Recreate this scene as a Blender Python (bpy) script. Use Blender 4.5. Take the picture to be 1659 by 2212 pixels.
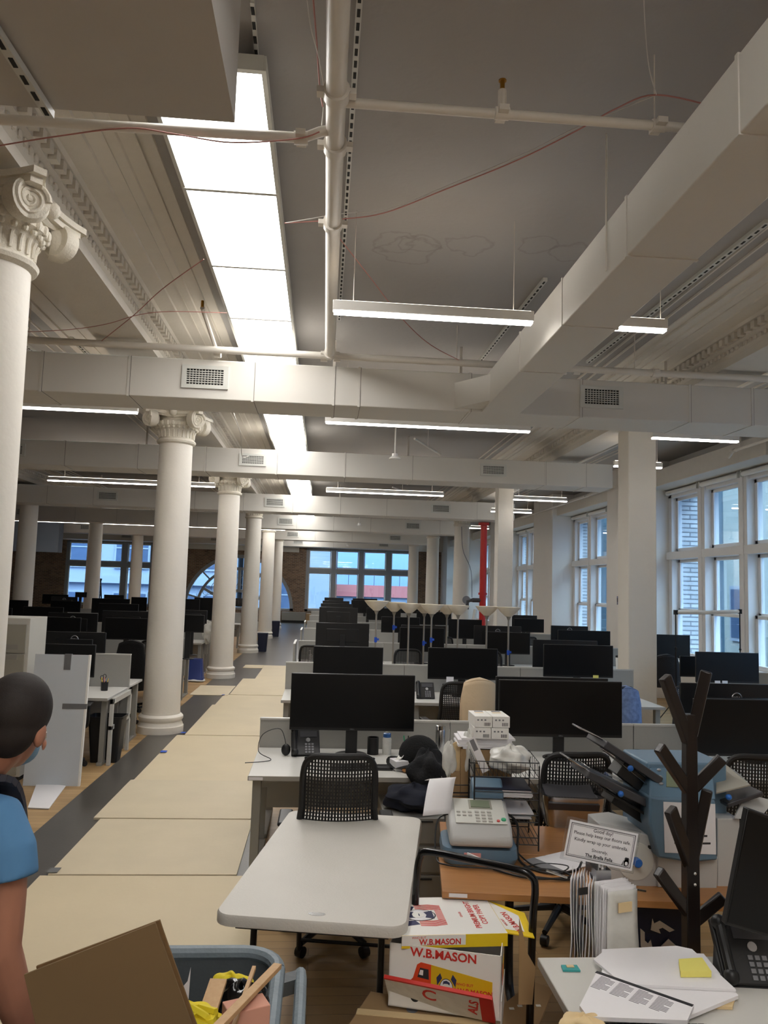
import bpy, math, random
from mathutils import Vector, Matrix
random.seed(7)
PI=math.pi
for o in list(bpy.data.objects): bpy.data.objects.remove(o)
SC=bpy.context.scene; COL=SC.collection
# ------------------------------------------------------------------ camera
F=1664.17; CAMH=2.05
YAW,PIT,ROLL=0.07673,0.09616,0.03044
def _axes():
    cy,sy,cp,sp=math.cos(YAW),math.sin(YAW),math.cos(PIT),math.sin(PIT)
    f=Vector((sy*cp,cy*cp,sp)); r=Vector((cy,-sy,0)); u=r.cross(f)
    c,s=math.cos(ROLL),math.sin(ROLL)
    return c*r+s*u, -s*r+c*u, f
RR,UU,FF=_axes()
cd=bpy.data.cameras.new('camera'); cam=bpy.data.objects.new('camera',cd); COL.objects.link(cam)
cd.sensor_fit='HORIZONTAL'; cd.sensor_width=36; cd.lens=36*F/1659; cd.clip_start=.05; cd.clip_end=300
cam.matrix_world=Matrix(((RR.x,UU.x,-FF.x,0),(RR.y,UU.y,-FF.y,0),(RR.z,UU.z,-FF.z,CAMH),(0,0,0,1)))
SC.camera=cam
# ------------------------------------------------------------------ world, exposure
SC.view_settings.view_transform='Standard'; SC.view_settings.look='None'
SC.view_settings.gamma=1; SC.view_settings.use_curve_mapping=False
SC.view_settings.exposure=1.48
PANEL_E=4.2; LINEAR_E=10.0; UP_E=4.0; SKY_E=5.5
w=bpy.data.worlds.new('world'); SC.world=w; w.use_nodes=True
wn=w.node_tree; bg=wn.nodes['Background']; bg.inputs[1].default_value=SKY_E
_g=wn.nodes.new('ShaderNodeTexCoord'); _s=wn.nodes.new('ShaderNodeSeparateXYZ'); _r=wn.nodes.new('ShaderNodeValToRGB')   # dusk sky, brighter towards the zenith
wn.links.new(_g.outputs['Generated'],_s.inputs[0]); wn.links.new(_s.outputs['Z'],_r.inputs[0]); wn.links.new(_r.outputs[0],bg.inputs[0])
_r.color_ramp.elements[0].position=.0; _r.color_ramp.elements[0].color=(.032,.066,.135,1); _r.color_ramp.elements[1].position=.6; _r.color_ramp.elements[1].color=(.72,.92,1,1)
_e=_r.color_ramp.elements.new(.12); _e.color=(.06,.115,.22,1)
# ------------------------------------------------------------------ pixel -> world for measuring the place (1659x2212 frame)
def ray(px,py): return (px-829.5)/F*RR-(py-1106)/F*UU+FF
def PZ(px,py,z): d=ray(px,py); return Vector((0,0,CAMH))+d*((z-CAMH)/d.z)
def PY(px,py,Y): d=ray(px,py); return Vector((0,0,CAMH))+d*(Y/d.y)
def PXX(px,py,X): d=ray(px,py); return Vector((0,0,CAMH))+d*(X/d.x)
# ------------------------------------------------------------------ materials
def lin(c):
    c=[v/255 for v in c]
    return tuple((v/12.92 if v<=.04045 else ((v+.055)/1.055)**2.4) for v in c)+(1,)
def N(nt,t,**k):
    n=nt.nodes.new(t)
    for a,b in k.items(): setattr(n,a,b)
    return n
def mat(name,rgb,rough=.5,metal=0,var=.06,scale=6,bump=0,bscale=60,spec=.5,alpha=None,coat=0):
    m=bpy.data.materials.new(name); m.use_nodes=True; nt=m.node_tree; b=nt.nodes['Principled BSDF']
    b.inputs['Roughness'].default_value=rough; b.inputs['Metallic'].default_value=metal
    b.inputs['Specular IOR Level'].default_value=spec
    if coat: b.inputs['Coat Weight'].default_value=coat
    c=lin(rgb)
    tc=N(nt,'ShaderNodeTexCoord'); no=N(nt,'ShaderNodeTexNoise'); no.inputs['Scale'].default_value=scale; no.inputs['Detail'].default_value=4
    nt.links.new(tc.outputs['Object'],no.inputs['Vector'])
    mx=N(nt,'ShaderNodeMix',data_type='RGBA'); mx.inputs[6].default_value=tuple(v*(1-var) for v in c[:3])+(1,); mx.inputs[7].default_value=tuple(min(1,v*(1+var)) for v in c[:3])+(1,)
    nt.links.new(no.outputs['Fac'],mx.inputs[0]); nt.links.new(mx.outputs[2],b.inputs['Base Color'])
    if bump:
        n2=N(nt,'ShaderNodeTexNoise'); n2.inputs['Scale'].default_value=bscale; nt.links.new(tc.outputs['Object'],n2.inputs['Vector'])
        bp=N(nt,'ShaderNodeBump'); bp.inputs['Strength'].default_value=bump; bp.inputs['Distance'].default_value=.01
        nt.links.new(n2.outputs['Fac'],bp.inputs['Height']); nt.links.new(bp.outputs[0],b.inputs['Normal'])
    if alpha is not None: b.inputs['Alpha'].default_value=alpha
    return m
def emit(name,rgb,s):
    m=bpy.data.materials.new(name); m.use_nodes=True; nt=m.node_tree; nt.nodes.clear()
    e=N(nt,'ShaderNodeEmission'); e.inputs[0].default_value=lin(rgb); e.inputs[1].default_value=s
    o=N(nt,'ShaderNodeOutputMaterial'); nt.links.new(e.outputs[0],o.inputs[0]); return m
def glass(name,tint,gl=.06):
    m=bpy.data.materials.new(name); m.use_nodes=True; nt=m.node_tree; nt.nodes.clear()
    t=N(nt,'ShaderNodeBsdfTransparent'); t.inputs[0].default_value=tint
    g=N(nt,'ShaderNodeBsdfGlossy'); g.inputs[1].default_value=.02; mx=N(nt,'ShaderNodeMixShader'); fr=N(nt,'ShaderNodeLayerWeight'); fr.inputs[0].default_value=.25
    ml=N(nt,'ShaderNodeMath',operation='MULTIPLY_ADD'); ml.inputs[1].default_value=.5; ml.inputs[2].default_value=gl
    nt.links.new(fr.outputs['Fresnel'],ml.inputs[0]); nt.links.new(ml.outputs[0],mx.inputs[0])
    nt.links.new(t.outputs[0],mx.inputs[1]); nt.links.new(g.outputs[0],mx.inputs[2])
    o=N(nt,'ShaderNodeOutputMaterial'); nt.links.new(mx.outputs[0],o.inputs[0]); return m
def brick(name,c1,c2,mortar,sx,sy,msize=.02,rough=.85,axes='XZ',bias=0,bump=.4,offset=.5,nz=.5,squash=1):
    m=bpy.data.materials.new(name); m.use_nodes=True; nt=m.node_tree; b=nt.nodes['Principled BSDF']; b.inputs['Roughness'].default_value=rough
    g=N(nt,'ShaderNodeNewGeometry'); sp=N(nt,'ShaderNodeSeparateXYZ'); cb=N(nt,'ShaderNodeCombineXYZ'); nt.links.new(g.outputs['Position'],sp.inputs[0])
    nt.links.new(sp.outputs['XYZ'.index(axes[0])],cb.inputs[0]); nt.links.new(sp.outputs['XYZ'.index(axes[1])],cb.inputs[1])
    t=N(nt,'ShaderNodeTexBrick'); t.inputs['Color1'].default_value=lin(c1); t.inputs['Color2'].default_value=lin(c2); t.inputs['Mortar'].default_value=lin(mortar)
    t.inputs['Scale'].default_value=1; t.inputs['Brick Width'].default_value=sx; t.inputs['Row Height'].default_value=sy; t.inputs['Mortar Size'].default_value=msize; t.inputs['Bias'].default_value=bias; t.offset=offset
    nt.links.new(cb.outputs[0],t.inputs['Vector'])
    no=N(nt,'ShaderNodeTexNoise'); no.inputs['Scale'].default_value=2.5; no.inputs['Detail'].default_value=6; nt.links.new(cb.outputs[0],no.inputs['Vector'])
    mx=N(nt,'ShaderNodeMix',data_type='RGBA',blend_type='MULTIPLY'); mx.inputs[0].default_value=nz
    rp=N(nt,'ShaderNodeMapRange'); rp.inputs[1].default_value=.3; rp.inputs[2].default_value=.7; rp.inputs[3].default_value=.55; rp.inputs[4].default_value=1.15; nt.links.new(no.outputs['Fac'],rp.inputs[0])
    nt.links.new(t.outputs['Color'],mx.inputs[6]); nt.links.new(rp.outputs[0],mx.inputs[7]); nt.links.new(mx.outputs[2],b.inputs['Base Color'])
    bp=N(nt,'ShaderNodeBump'); bp.inputs['Strength'].default_value=bump; bp.inputs['Distance'].default_value=.01; bp.invert=True
    nt.links.new(t.outputs['Fac'],bp.inputs['Height']); nt.links.new(bp.outputs[0],b.inputs['Normal']); return m
def woodgrain(name,c1,c2,rough=.4,ax=0,scale=3):
    m=bpy.data.materials.new(name); m.use_nodes=True; nt=m.node_tree; b=nt.nodes['Principled BSDF']; b.inputs['Roughness'].default_value=rough
    tc=N(nt,'ShaderNodeTexCoord'); mp=N(nt,'ShaderNodeMapping'); s=[18,18,18]; s[ax]=1.2; mp.inputs['Scale'].default_value=s
    no=N(nt,'ShaderNodeTexNoise'); no.inputs['Scale'].default_value=scale; no.inputs['Detail'].default_value=8; no.inputs['Distortion'].default_value=.6
    nt.links.new(tc.outputs['Object'],mp.inputs[0]); nt.links.new(mp.outputs[0],no.inputs['Vector'])
    mx=N(nt,'ShaderNodeMix',data_type='RGBA'); mx.inputs[6].default_value=lin(c1); mx.inputs[7].default_value=lin(c2)
    nt.links.new(no.outputs['Fac'],mx.inputs[0]); nt.links.new(mx.outputs[2],b.inputs['Base Color']); return m
M={}
M['wall']=mat('white_wall_paint',(226,222,216),.75,var=.02,scale=3,bump=.15,bscale=25)
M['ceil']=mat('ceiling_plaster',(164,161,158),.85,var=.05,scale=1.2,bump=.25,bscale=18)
M['duct']=mat('duct_paint',(214,210,202),.6,var=.025,scale=3)
M['trim']=mat('plaster_trim',(214,208,198),.7,var=.05,scale=8,bump=.15,bscale=40)
M['column']=mat('column_paint',(226,220,209),.55,var=.03,scale=4,bump=.2,bscale=20)
M['capital']=mat('capital_plaster',(220,213,198),.6,var=.09,scale=22,bump=.4,bscale=70)
M['pipe']=mat('pipe_paint',(218,212,202),.4,var=.05,scale=12)
M['bulkhead']=mat('bulkhead_paint',(190,185,178),.7,var=.03)
M['grille']=mat('grille_paint',(205,205,198),.5)
M['dark']=mat('dark_void',(38,38,36),.8)
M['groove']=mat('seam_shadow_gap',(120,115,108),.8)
M['lamp_panel']=emit('panel_diffuser_glow',(255,252,248),PANEL_E)
M['lamp_linear']=emit('linear_diffuser_glow',(255,249,242),LINEAR_E)
M['lamp_up']=emit('uplight_glow',(255,240,222),UP_E)
M['fixture']=mat('fixture_white',(225,222,216),.4)
M['winframe']=mat('window_frame_white',(232,230,228),.45,var=.02)
M['greyframe']=mat('window_frame_grey',(150,152,155),.5)
M['glass']=glass('window_glass',(.78,.86,.95,1))
M['brick']=brick('old_brick',(150,116,90),(108,80,62),(150,138,122),.21,.07,.012)
M['obrickY']=brick('pale_brick_y',(178,184,188),(150,158,164),(112,118,124),.5,.09,.012,axes='YZ',nz=.25)
M['obrickX']=brick('pale_brick_x',(214,216,216),(190,194,196),(120,124,130),.55,.09,.014,axes='XZ',nz=.2)
M['floorwood']=brick('oak_boards',(188,156,112),(164,132,88),(130,108,78),1.3,.085,.002,rough=.45,axes='XY',bump=.08,offset=.37,nz=.35)
M['darkfloor']=mat('dark_linoleum',(78,74,70),.32,var=.22,scale=2.2,bump=.05)
M['ply']=mat('hardboard_sheet',(210,194,162),.6,var=.07,scale=2.2,bump=.08,bscale=30)
M['ply2']=mat('hardboard_sheet_pale',(206,192,164),.62,var=.08,scale=3.1,bump=.08,bscale=30)
M['plyedge']=mat('hardboard_edge',(110,88,62),.8)
M['desk']=mat('desk_laminate',(205,203,197),.45,var=.015)
M['deskedge']=mat('desk_edge_band',(160,156,148),.5)
M['metalgrey']=mat('grey_powdercoat',(140,138,132),.45,var=.03)
M['partition']=mat('partition_fabric',(158,156,150),.8,var=.04,scale=90)
M['cap']=mat('partition_cap',(188,186,180),.4)
M['black']=mat('black_plastic',(16,16,18),.45,var=.1)
M['blackgloss']=mat('black_gloss_tube',(10,10,12),.18,var=.1)
M['screen']=mat('monitor_screen',(5,6,8),.32,var=.1,spec=.35)
M['bezel']=mat('monitor_housing',(20,20,21),.35,var=.1)
M['silver']=mat('silver_badge',(190,190,192),.3,.8)
M['steel']=mat('brushed_steel',(185,185,186),.22,1,var=.05,scale=30)
M['chrome']=mat('chrome',(215,215,215),.1,1)
M['mesh']=mat('chair_mesh_black',(22,21,21),.6,var=.1)
M['white']=mat('white_matte',(235,233,228),.6,var=.02)
M['paper']=mat('white_paper',(232,230,232),.7,var=.02)
M['plasticw']=mat('clear_plastic_bag',(215,214,208),.25,var=.06,scale=30,bump=.7,bscale=16)
M['card']=mat('brown_cardboard',(162,132,94),.8,var=.05,scale=5)
M['carddark']=mat('dark_cardboard',(124,100,68),.85,var=.06,scale=5)
M['cardedge']=mat('cardboard_edge',(120,92,58),.9,var=.2,scale=60)
M['maple']=woodgrain('orange_wood_laminate',(186,134,82),(158,106,58),.35)
M['rack']=woodgrain('dark_espresso_wood',(30,19,15),(15,10,9),.35,ax=2)
M['raw']=woodgrain('raw_pine',(205,170,125),(180,140,95),.6,ax=2)
M['foldtop']=mat('table_plastic',(205,201,193),.5,var=.03,scale=5,bump=.12,bscale=120)
M['foldedge']=mat('table_plastic_edge',(172,167,158),.5)
M['bin']=mat('grey_tub_plastic',(72,78,82),.55,var=.18,scale=6,bump=.1)
M['binrim']=mat('worn_tub_rim',(122,134,142),.5,var=.15,scale=14,bump=.2)
M['navy']=mat('navy_plastic',(14,22,48),.5)
M['blue']=mat('blue_plastic',(34,54,120),.4)
M['tape']=mat('blue_masking_tape',(30,80,190),.6)
M['gtape']=mat('grey_duct_tape',(105,106,108),.5)
M['foam']=mat('foam_board',(196,202,208),.45,var=.03,scale=3)
M['cab']=mat('cabinet_putty',(150,147,136),.45,var=.02)
M['cabside']=mat('cabinet_side',(192,190,182),.45,var=.02)
M['skin']=mat('skin',(176,122,98),.5,var=.08,scale=20)
M['hair']=mat('short_dark_hair',(34,27,24),.75,var=.35,scale=60,bump=.12,bscale=400)
M['shirt']=mat('blue_shirt',(84,132,176),.85,var=.05,scale=10)
M['jeans']=mat('dark_trousers',(22,24,34),.9)
M['mask']=mat('blue_face_mask',(140,180,210),.8)
M['strap']=mat('grey_strap',(58,58,66),.9)
M['lampshade']=mat('frosted_lamp_bowl',(232,222,202),.4,var=.02)
M['lamppole']=mat('lamp_pole_grey',(150,144,134),.35,.4)
M['red']=mat('red_pipe_paint',(185,34,28),.4,var=.06)
M['yellow']=mat('yellow_print',(240,205,30),.5)
M['redink']=mat('red_print',(205,48,40),.5)
M['vanred']=mat('van_red_print',(222,70,30),.5)
M['vanyel']=mat('van_yellow_print',(222,180,20),.5)
M['inkblue']=mat('navy_print',(40,44,84),.6)
M['ink']=mat('dark_print',(40,40,44),.6)
M['inkgrey']=mat('grey_print',(120,120,124),.6)
M['pink']=mat('pink_print',(220,150,145),.6)
M['coat']=mat('beige_jacket_cloth',(205,182,150),.8,var=.05,bump=.3,bscale=20)
M['blackcloth']=mat('black_wool',(12,12,13),.95,var=.2,bump=.5,bscale=80)
M['greycloth']=mat('charcoal_cloth',(30,31,34),.95,var=.2,bump=.5,bscale=60)
M['navycloth']=mat('navy_bag_cloth',(22,26,40),.9,var=.4,scale=25)
M['mblue']=mat('machine_blue',(96,124,146),.4,var=.02)
M['mgrey']=mat('machine_light_grey',(186,186,184),.4,var=.02)
M['mdark']=mat('machine_dark_tray',(62,62,66),.35,var=.05)
M['lcd']=mat('lcd_green_grey',(120,130,108),.3)
M['dial']=mat('blue_knob',(40,105,190),.35)
M['green']=mat('green_button',(40,160,110),.4)
M['redb']=mat('red_button',(210,80,80),.4)
M['sticky']=mat('yellow_sticky_pad',(236,226,120),.7)
M['teal']=mat('teal_plastic',(60,160,160),.4)
M['manila']=mat('manila_folder',(222,196,150),.7)
M['yelfab']=mat('yellow_strap_cloth',(225,205,40),.7)
M['rug']=mat('patterned_scarf',(110,130,170),.9,var=.7,scale=24)
M['bottleblue']=mat('water_bottle_blue',(60,110,180),.25)
M['exitred']=emit('exit_sign_glow',(255,60,40),1.6)
M['ledred']=emit('red_led',(255,40,40),1.5)
M['acrylic']=glass('clear_acrylic',(.93,.93,.93,1),.03)
M['wirered']=mat('red_white_wire',(176,120,112),.6)
M['wirew']=mat('white_wire',(200,196,190),.6)
M['brass']=mat('brass',(170,125,50),.35,.9)
M['pinky']=mat('red_stone',(160,92,90),.8)
M['teal_reflection']=mat('dark_teal_reflection',(66,90,102),.6,var=.1)  # dark teal of a curtain reflected in the panes, painted on a box
M['brickpink']=mat('pink_brick',(205,150,130),.85)
M['obldg1']=mat('facade_stone_pale',(122,132,146),.8,var=.1,scale=1.2)
M['obldg2']=mat('facade_stone_tan',(142,146,140),.8,var=.08,scale=1)
M['obldg3']=mat('facade_blue_grey',(104,120,138),.8,var=.1,scale=1)
M['owin']=mat('facade_window_dark',(62,76,98),.15,var=.2,scale=2)
M['tlit']=emit('lit_office_window',(255,226,150),.9)
def stains(m,cs):   # old water rings in the plaster
    nt=m.node_tree; b=nt.nodes['Principled BSDF']; src=b.inputs['Base Color'].links[0].from_socket
    g=N(nt,'ShaderNodeNewGeometry'); no=N(nt,'ShaderNodeTexNoise'); no.inputs['Scale'].default_value=5; no.inputs['Detail'].default_value=5
    nt.links.new(g.outputs['Position'],no.inputs['Vector'])
    ma=N(nt,'ShaderNodeVectorMath',operation='MULTIPLY_ADD'); nt.links.new(no.outputs['Color'],ma.inputs[0]); ma.inputs[1].default_value=(.3,.3,0); nt.links.new(g.outputs['Position'],ma.inputs[2])
    for c,r in cs:
        d=N(nt,'ShaderNodeVectorMath',operation='DISTANCE'); nt.links.new(ma.outputs[0],d.inputs[0]); d.inputs[1].default_value=(c[0]+.15,c[1]+.15,c[2])
        s=N(nt,'ShaderNodeMath',operation='SUBTRACT'); nt.links.new(d.outputs['Value'],s.inputs[0]); s.inputs[1].default_value=r
        a=N(nt,'ShaderNodeMath',operation='ABSOLUTE'); nt.links.new(s.outputs[0],a.inputs[0])
        mr=N(nt,'ShaderNodeMapRange'); nt.links.new(a.outputs[0],mr.inputs[0]); mr.inputs[1].default_value=0; mr.inputs[2].default_value=.022; mr.inputs[3].default_value=.22; mr.inputs[4].default_value=0
        mx=N(nt,'ShaderNodeMix',data_type='RGBA'); nt.links.new(mr.outputs[0],mx.inputs[0]); nt.links.new(src,mx.inputs[6]); mx.inputs[7].default_value=lin((96,84,74)); src=mx.outputs[2]
    nt.links.new(src,b.inputs['Base Color'])
stains(M['ceil'],[(PZ(x,y,4.78),r) for x,y,r in ((850,525,.17),(905,530,.13),(1015,530,.17),(1160,530,.14),(1228,545,.16),(880,545,.22))])
# ------------------------------------------------------------------ mesh builder
def rot(ax,a): return Matrix.Rotation(a,4,ax)
class MB:
    def __init__(s): s.v=[];s.f=[];s.mi=[];s.m=0
    def add(s,vs,fs,T=None):
        b=len(s.v)
        for v in vs:
            v=Vector(v); s.v.append(T@v if T else v)
        for f in fs: s.f.append([i+b for i in f]); s.mi.append(s.m)
        return s
    def bb(s,x0,x1,y0,y1,z0,z1,T=None):
        return s.add([(x0,y0,z0),(x1,y0,z0),(x1,y1,z0),(x0,y1,z0),(x0,y0,z1),(x1,y0,z1),(x1,y1,z1),(x0,y1,z1)],
          [(0,3,2,1),(4,5,6,7),(0,1,5,4),(1,2,6,5),(2,3,7,6),(3,0,4,7)],T)
    def box(s,c,d,T=None): return s.bb(c[0]-d[0]/2,c[0]+d[0]/2,c[1]-d[1]/2,c[1]+d[1]/2,c[2]-d[2]/2,c[2]+d[2]/2,T)
    def bar(s,p,q,w,h=None):   # box beam from p to q
        p,q=Vector(p),Vector(q); d=q-p; L=d.length; h=h or w
        T=Matrix.Translation(p)@d.to_track_quat('Y','Z').to_matrix().to_4x4()
        return s.bb(-w/2,w/2,0,L,-h/2,h/2,T)
    def tube(s,pts,r,n=10,cap=True,T=None):
        pts=[Vector(p) for p in pts]; k=len(pts); rs=r if isinstance(r,(list,tuple)) else [r]*k
        vs=[];fs=[];up=None
        for i,p in enumerate(pts):
            d=(pts[min(i+1,k-1)]-pts[max(i-1,0)]).normalized()
            if up is None: up=d.orthogonal().normalized()
            up=(up-d*up.dot(d)); up=up.normalized() if up.length>1e-6 else d.orthogonal().normalized()
            sd=d.cross(up)
            for j in range(n):
                a=2*PI*j/n; vs.append(p+(up*math.cos(a)+sd*math.sin(a))*rs[i])
        for i in range(k-1):
            for j in range(n): fs.append((i*n+j,i*n+(j+1)%n,(i+1)*n+(j+1)%n,(i+1)*n+j))
        if cap: fs.append(tuple(range(n))[::-1]); fs.append(tuple((k-1)*n+j for j in range(n)))
        return s.add(vs,fs,T)
    def lathe(s,pr,c=(0,0,0),n=32,T=None,cap=True,sx=1,sy=1):
        vs=[];fs=[];k=len(pr)
        for r,z in pr:
            for j in range(n):
                a=2*PI*j/n; vs.append((c[0]+r*math.cos(a)*sx,c[1]+r*math.sin(a)*sy,c[2]+z))
        for i in range(k-1):
            for j in range(n): fs.append((i*n+j,i*n+(j+1)%n,(i+1)*n+(j+1)%n,(i+1)*n+j))
        if cap: fs.append(tuple(range(n))[::-1]); fs.append(tuple((k-1)*n+j for j in range(n)))
        return s.add(vs,fs,T)
    def prism(s,pts,a,b,ax='Y',T=None):   # polygon in the two other axes, extruded a..b along ax
        def mk(p,t): return {'Y':(p[0],t,p[1]),'X':(t,p[0],p[1]),'Z':(p[0],p[1],t)}[ax]
        k=len(pts); vs=[mk(p,a) for p in pts]+[mk(p,b) for p in pts]
        fs=[tuple(range(k)),tuple(range(k,2*k))[::-1]]+[(i,i+k,(i+1)%k+k,(i+1)%k) for i in range(k)]
        return s.add(vs,fs,T)
    def poly(s,px,Y,dy,ax='Y'):   # outline measured on the photo, at depth Y, real thickness dy
        ps=[PY(x,y,Y) for x,y in px]; return s.prism([(p.x,p.z) for p in ps],Y,Y+dy)
    def sphere(s,c,r,n=12,m=8,sc=(1,1,1),T=None):
        pr=[(max(1e-4,math.sin(PI*i/m)),-math.cos(PI*i/m)) for i in range(m+1)]
        vs=[];fs=[]
        for rr,z in pr:
            for j in range(n):
                a=2*PI*j/n; vs.append((c[0]+r*sc[0]*rr*math.cos(a),c[1]+r*sc[1]*rr*math.sin(a),c[2]+r*sc[2]*z))
        for i in range(m):
            for j in range(n): fs.append((i*n+j,i*n+(j+1)%n,(i+1)*n+(j+1)%n,(i+1)*n+j))
        return s.add(vs,fs,T)
    def grid(s,fn,nu,nv,th=0):
        vs=[];fs=[]
        for i in range(nu+1):
            for j in range(nv+1): vs.append(Vector(fn(i/nu,j/nv)))
        for i in range(nu):
            for j in range(nv): a=i*(nv+1)+j; fs.append((a,a+nv+1,a+nv+2,a+1))
        return s.add(vs,fs)
def finish(me,sharp=38):
    for p in me.polygons: p.use_smooth=True
    try: me.set_sharp_from_angle(angle=math.radians(sharp))
    except Exception: pass
def build(mb,name,m,parent=None,world=False,bevel=0,sub=0,solid=0,skin=False,sharp=35):
    me=bpy.data.meshes.new(name); vs=mb.v
    if parent is not None and world:
        inv=parent['_inv']; Ti=Matrix([inv[i*4:i*4+4] for i in range(4)]); vs=[Ti@v for v in vs]
    me.from_pydata([tuple(v) for v in vs],[],mb.f); me.update()
    ms=m if isinstance(m,(list,tuple)) else [m]
    for x in ms: me.materials.append(M[x] if isinstance(x,str) else x)
    if len(ms)>1: me.polygons.foreach_set('material_index',mb.mi)
    finish(me,sharp)
    o=bpy.data.objects.new(name,me); COL.objects.link(o)
    if parent is not None: o.parent=parent
    if solid: k=o.modifiers.new('s','SOLIDIFY'); k.thickness=solid
    if bevel: k=o.modifiers.new('b','BEVEL'); k.width=bevel; k.segments=2; k.limit_method='ANGLE'
    if sub: k=o.modifiers.new('u','SUBSURF'); k.levels=k.render_levels=sub
    return o
INV=[]
def tag(o,label=None,cat=None,group=None,kind=None):
    if label: o['label']=label
    if cat: o['category']=cat
    if group: o['group']=group
    if kind: o['kind']=kind
    return o
def thing(name,label,cat,loc=(0,0,0),rz=0,group=None):
    o=bpy.data.objects.new(name,None); COL.objects.link(o); o.empty_display_size=.05
    o.location=loc; o.rotation_euler=(0,0,rz); tag(o,label,cat,group)
    T=(Matrix.Translation(Vector(loc))@rot('Z',rz)).inverted(); o['_inv']=[v for r in T for v in r]; INV.append(o)
    return o
def solo(mb,name,m,label,cat,group=None,**k): return tag(build(mb,name,m,**k),label,cat,group)
def struct(mb,name,m,parent=None,**k):
    o=build(mb,name,m,parent,**k)
    if parent is None: o['kind']='structure'
    return o
def copy_tree(o,parent=None):
    c=o.copy(); COL.objects.link(c)
    if parent is not None: c.parent=parent
    for ch in [x for x in bpy.data.objects if x.parent==o]: copy_tree(ch,c)
    return c
def dup(root,loc,rz,label,group=None,sc=None):
    c=copy_tree(root); c.location=loc; c.rotation_euler=(0,0,rz); c['label']=label
    if group: c['group']=group
    if sc: c.scale=sc
    if '_inv' in c: INV.append(c)
    return c
def text(s,size,m,parent,loc,rotm,name='lettering',ext=.0006,align='CENTER',bold=0,shear=0,sx=1):
    cu=bpy.data.curves.new('t','FONT'); cu.body=s; cu.size=size; cu.extrude=ext; cu.align_x=align; cu.align_y='CENTER'; cu.offset=bold; cu.shear=shear; cu.resolution_u=3
    ob=bpy.data.objects.new('t',cu); COL.objects.link(ob); dg=bpy.context.evaluated_depsgraph_get()
    me=bpy.data.meshes.new_from_object(ob.evaluated_get(dg)); bpy.data.objects.remove(ob)
    me.materials.clear(); me.materials.append(M[m] if isinstance(m,str) else m)
    o=bpy.data.objects.new(name,me); COL.objects.link(o); o.parent=parent
    o.matrix_local=Matrix.Translation(Vector(loc))@rotm@Matrix.Diagonal((sx,1,1,1)); return o
FRONT=rot('X',PI/2)          # text facing -Y
BACK=rot('Z',PI)@rot('X',PI/2)
def wl(parent,p):  # world point -> parent local
    inv=parent['_inv']; return Matrix([inv[i*4:i*4+4] for i in range(4)])@Vector(p)
def catenary(a,b,sag,n=14):
    a,b=Vector(a),Vector(b); return [a.lerp(b,t/n)-Vector((0,0,4*sag*(t/n)*(1-t/n))) for t in range(n+1)]
def spline(pts,n=6):
    P=[Vector(p) for p in pts]; P=[P[0]]+P+[P[-1]]; out=[]
    for i in range(1,len(P)-2):
        a,b,c,d=P[i-1:i+3]
        for t in range(n):
            t/=n; out.append(.5*((2*b)+(c-a)*t+(2*a-5*b+4*c-d)*t*t+(3*b-3*c+d-a)*t**3))
    return out+[P[-2]]
# ================================================================== ROOM SHELL
ZC=4.78; XL,XR=-17,7.0; YB,YF=-3.5,41.5
struct(MB().bb(XL,XR+.6,YB,YF+.4,-.2,0),'floor','floorwood')
struct(MB().bb(-2.22,-.42,YB,YF,0,.004).bb(-.42,XR,36,YF,0,.004),'floor_aisle','darkfloor')
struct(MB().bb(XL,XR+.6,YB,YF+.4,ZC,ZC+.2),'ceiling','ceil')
struct(MB().bb(XL-.3,XL,YB,YF,0,ZC),'wall_left','wall')
struct(MB().bb(XL,XR+.6,YB-.3,YB,0,ZC),'wall_back','wall')
# far wall of brick with a wide window, an arch and a left window
m=MB(); Y0,Y1=YF,YF+.4
WA=(-.9,5.0); ARC=(-4.4,.6,2.9); WL=(-13.4,-8.9)
m.bb(XL,XR+.6,Y0,Y1,0,.6)
m.bb(XL,WL[0],Y0,Y1,.6,ZC).bb(WL[1],ARC[0]-ARC[2],Y0,Y1,.6,ZC).bb(ARC[0]+ARC[2],WA[0],Y0,Y1,.6,ZC).bb(WA[1],XR+.6,Y0,Y1,.6,ZC)
m.bb(WL[0],WL[1],Y0,Y1,3.95,ZC).bb(WA[0],WA[1],Y0,Y1,3.95,ZC)
for i in range(28):
    a,b=PI-PI*i/28,PI-PI*(i+1)/28
    x0,z0=ARC[0]+ARC[2]*math.cos(a),ARC[1]+ARC[2]*math.sin(a); x1,z1=ARC[0]+ARC[2]*math.cos(b),ARC[1]+ARC[2]*math.sin(b)
    m.prism([(x0,z0),(x1,z1),(x1,ZC),(x0,ZC)],Y0,Y1)
struct(m,'wall_far','brick',sharp=20)
struct(MB().bb(XL,XR,YF-.5,YF,3.98,ZC).bb(-7.5,-1.3,YF-.08,YF,3.72,3.98),'trim_1','trim')
# right wall: piers, sills, head, fascia
bays=[(4.75,9.05),(10.85,15.14),(16.95,21.12),(23.08,27.29),(29.2,33.4),(35.3,39.5)]
m=MB(); ed=[YB]+[v for b in bays for v in b]+[YF]
for i in range(0,len(ed),2): m.bb(6.38,XR+.6,ed[i],ed[i+1]-(.4 if i==2 else 0),0,ZC)
m.bb(6.97,XR+.6,bays[1][0]-.41,bays[1][0],0,ZC)
m.bb(XR,XR+.6,YB,YF,0,.8).bb(XR,XR+.6,YB,YF,4.1,ZC)
struct(m,'wall_right','wall')
for b in bays[1:]: struct(MB().bb(6.5,6.99,b[0]-.01,b[1]+.01,4.17,4.5),'trim_2','trim',bevel=.01)
m=MB()
for b in bays: m.bb(6.75,XR+.1,b[0],b[1],.72,.8)
struct(m,'trim_3','winframe')
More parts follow.
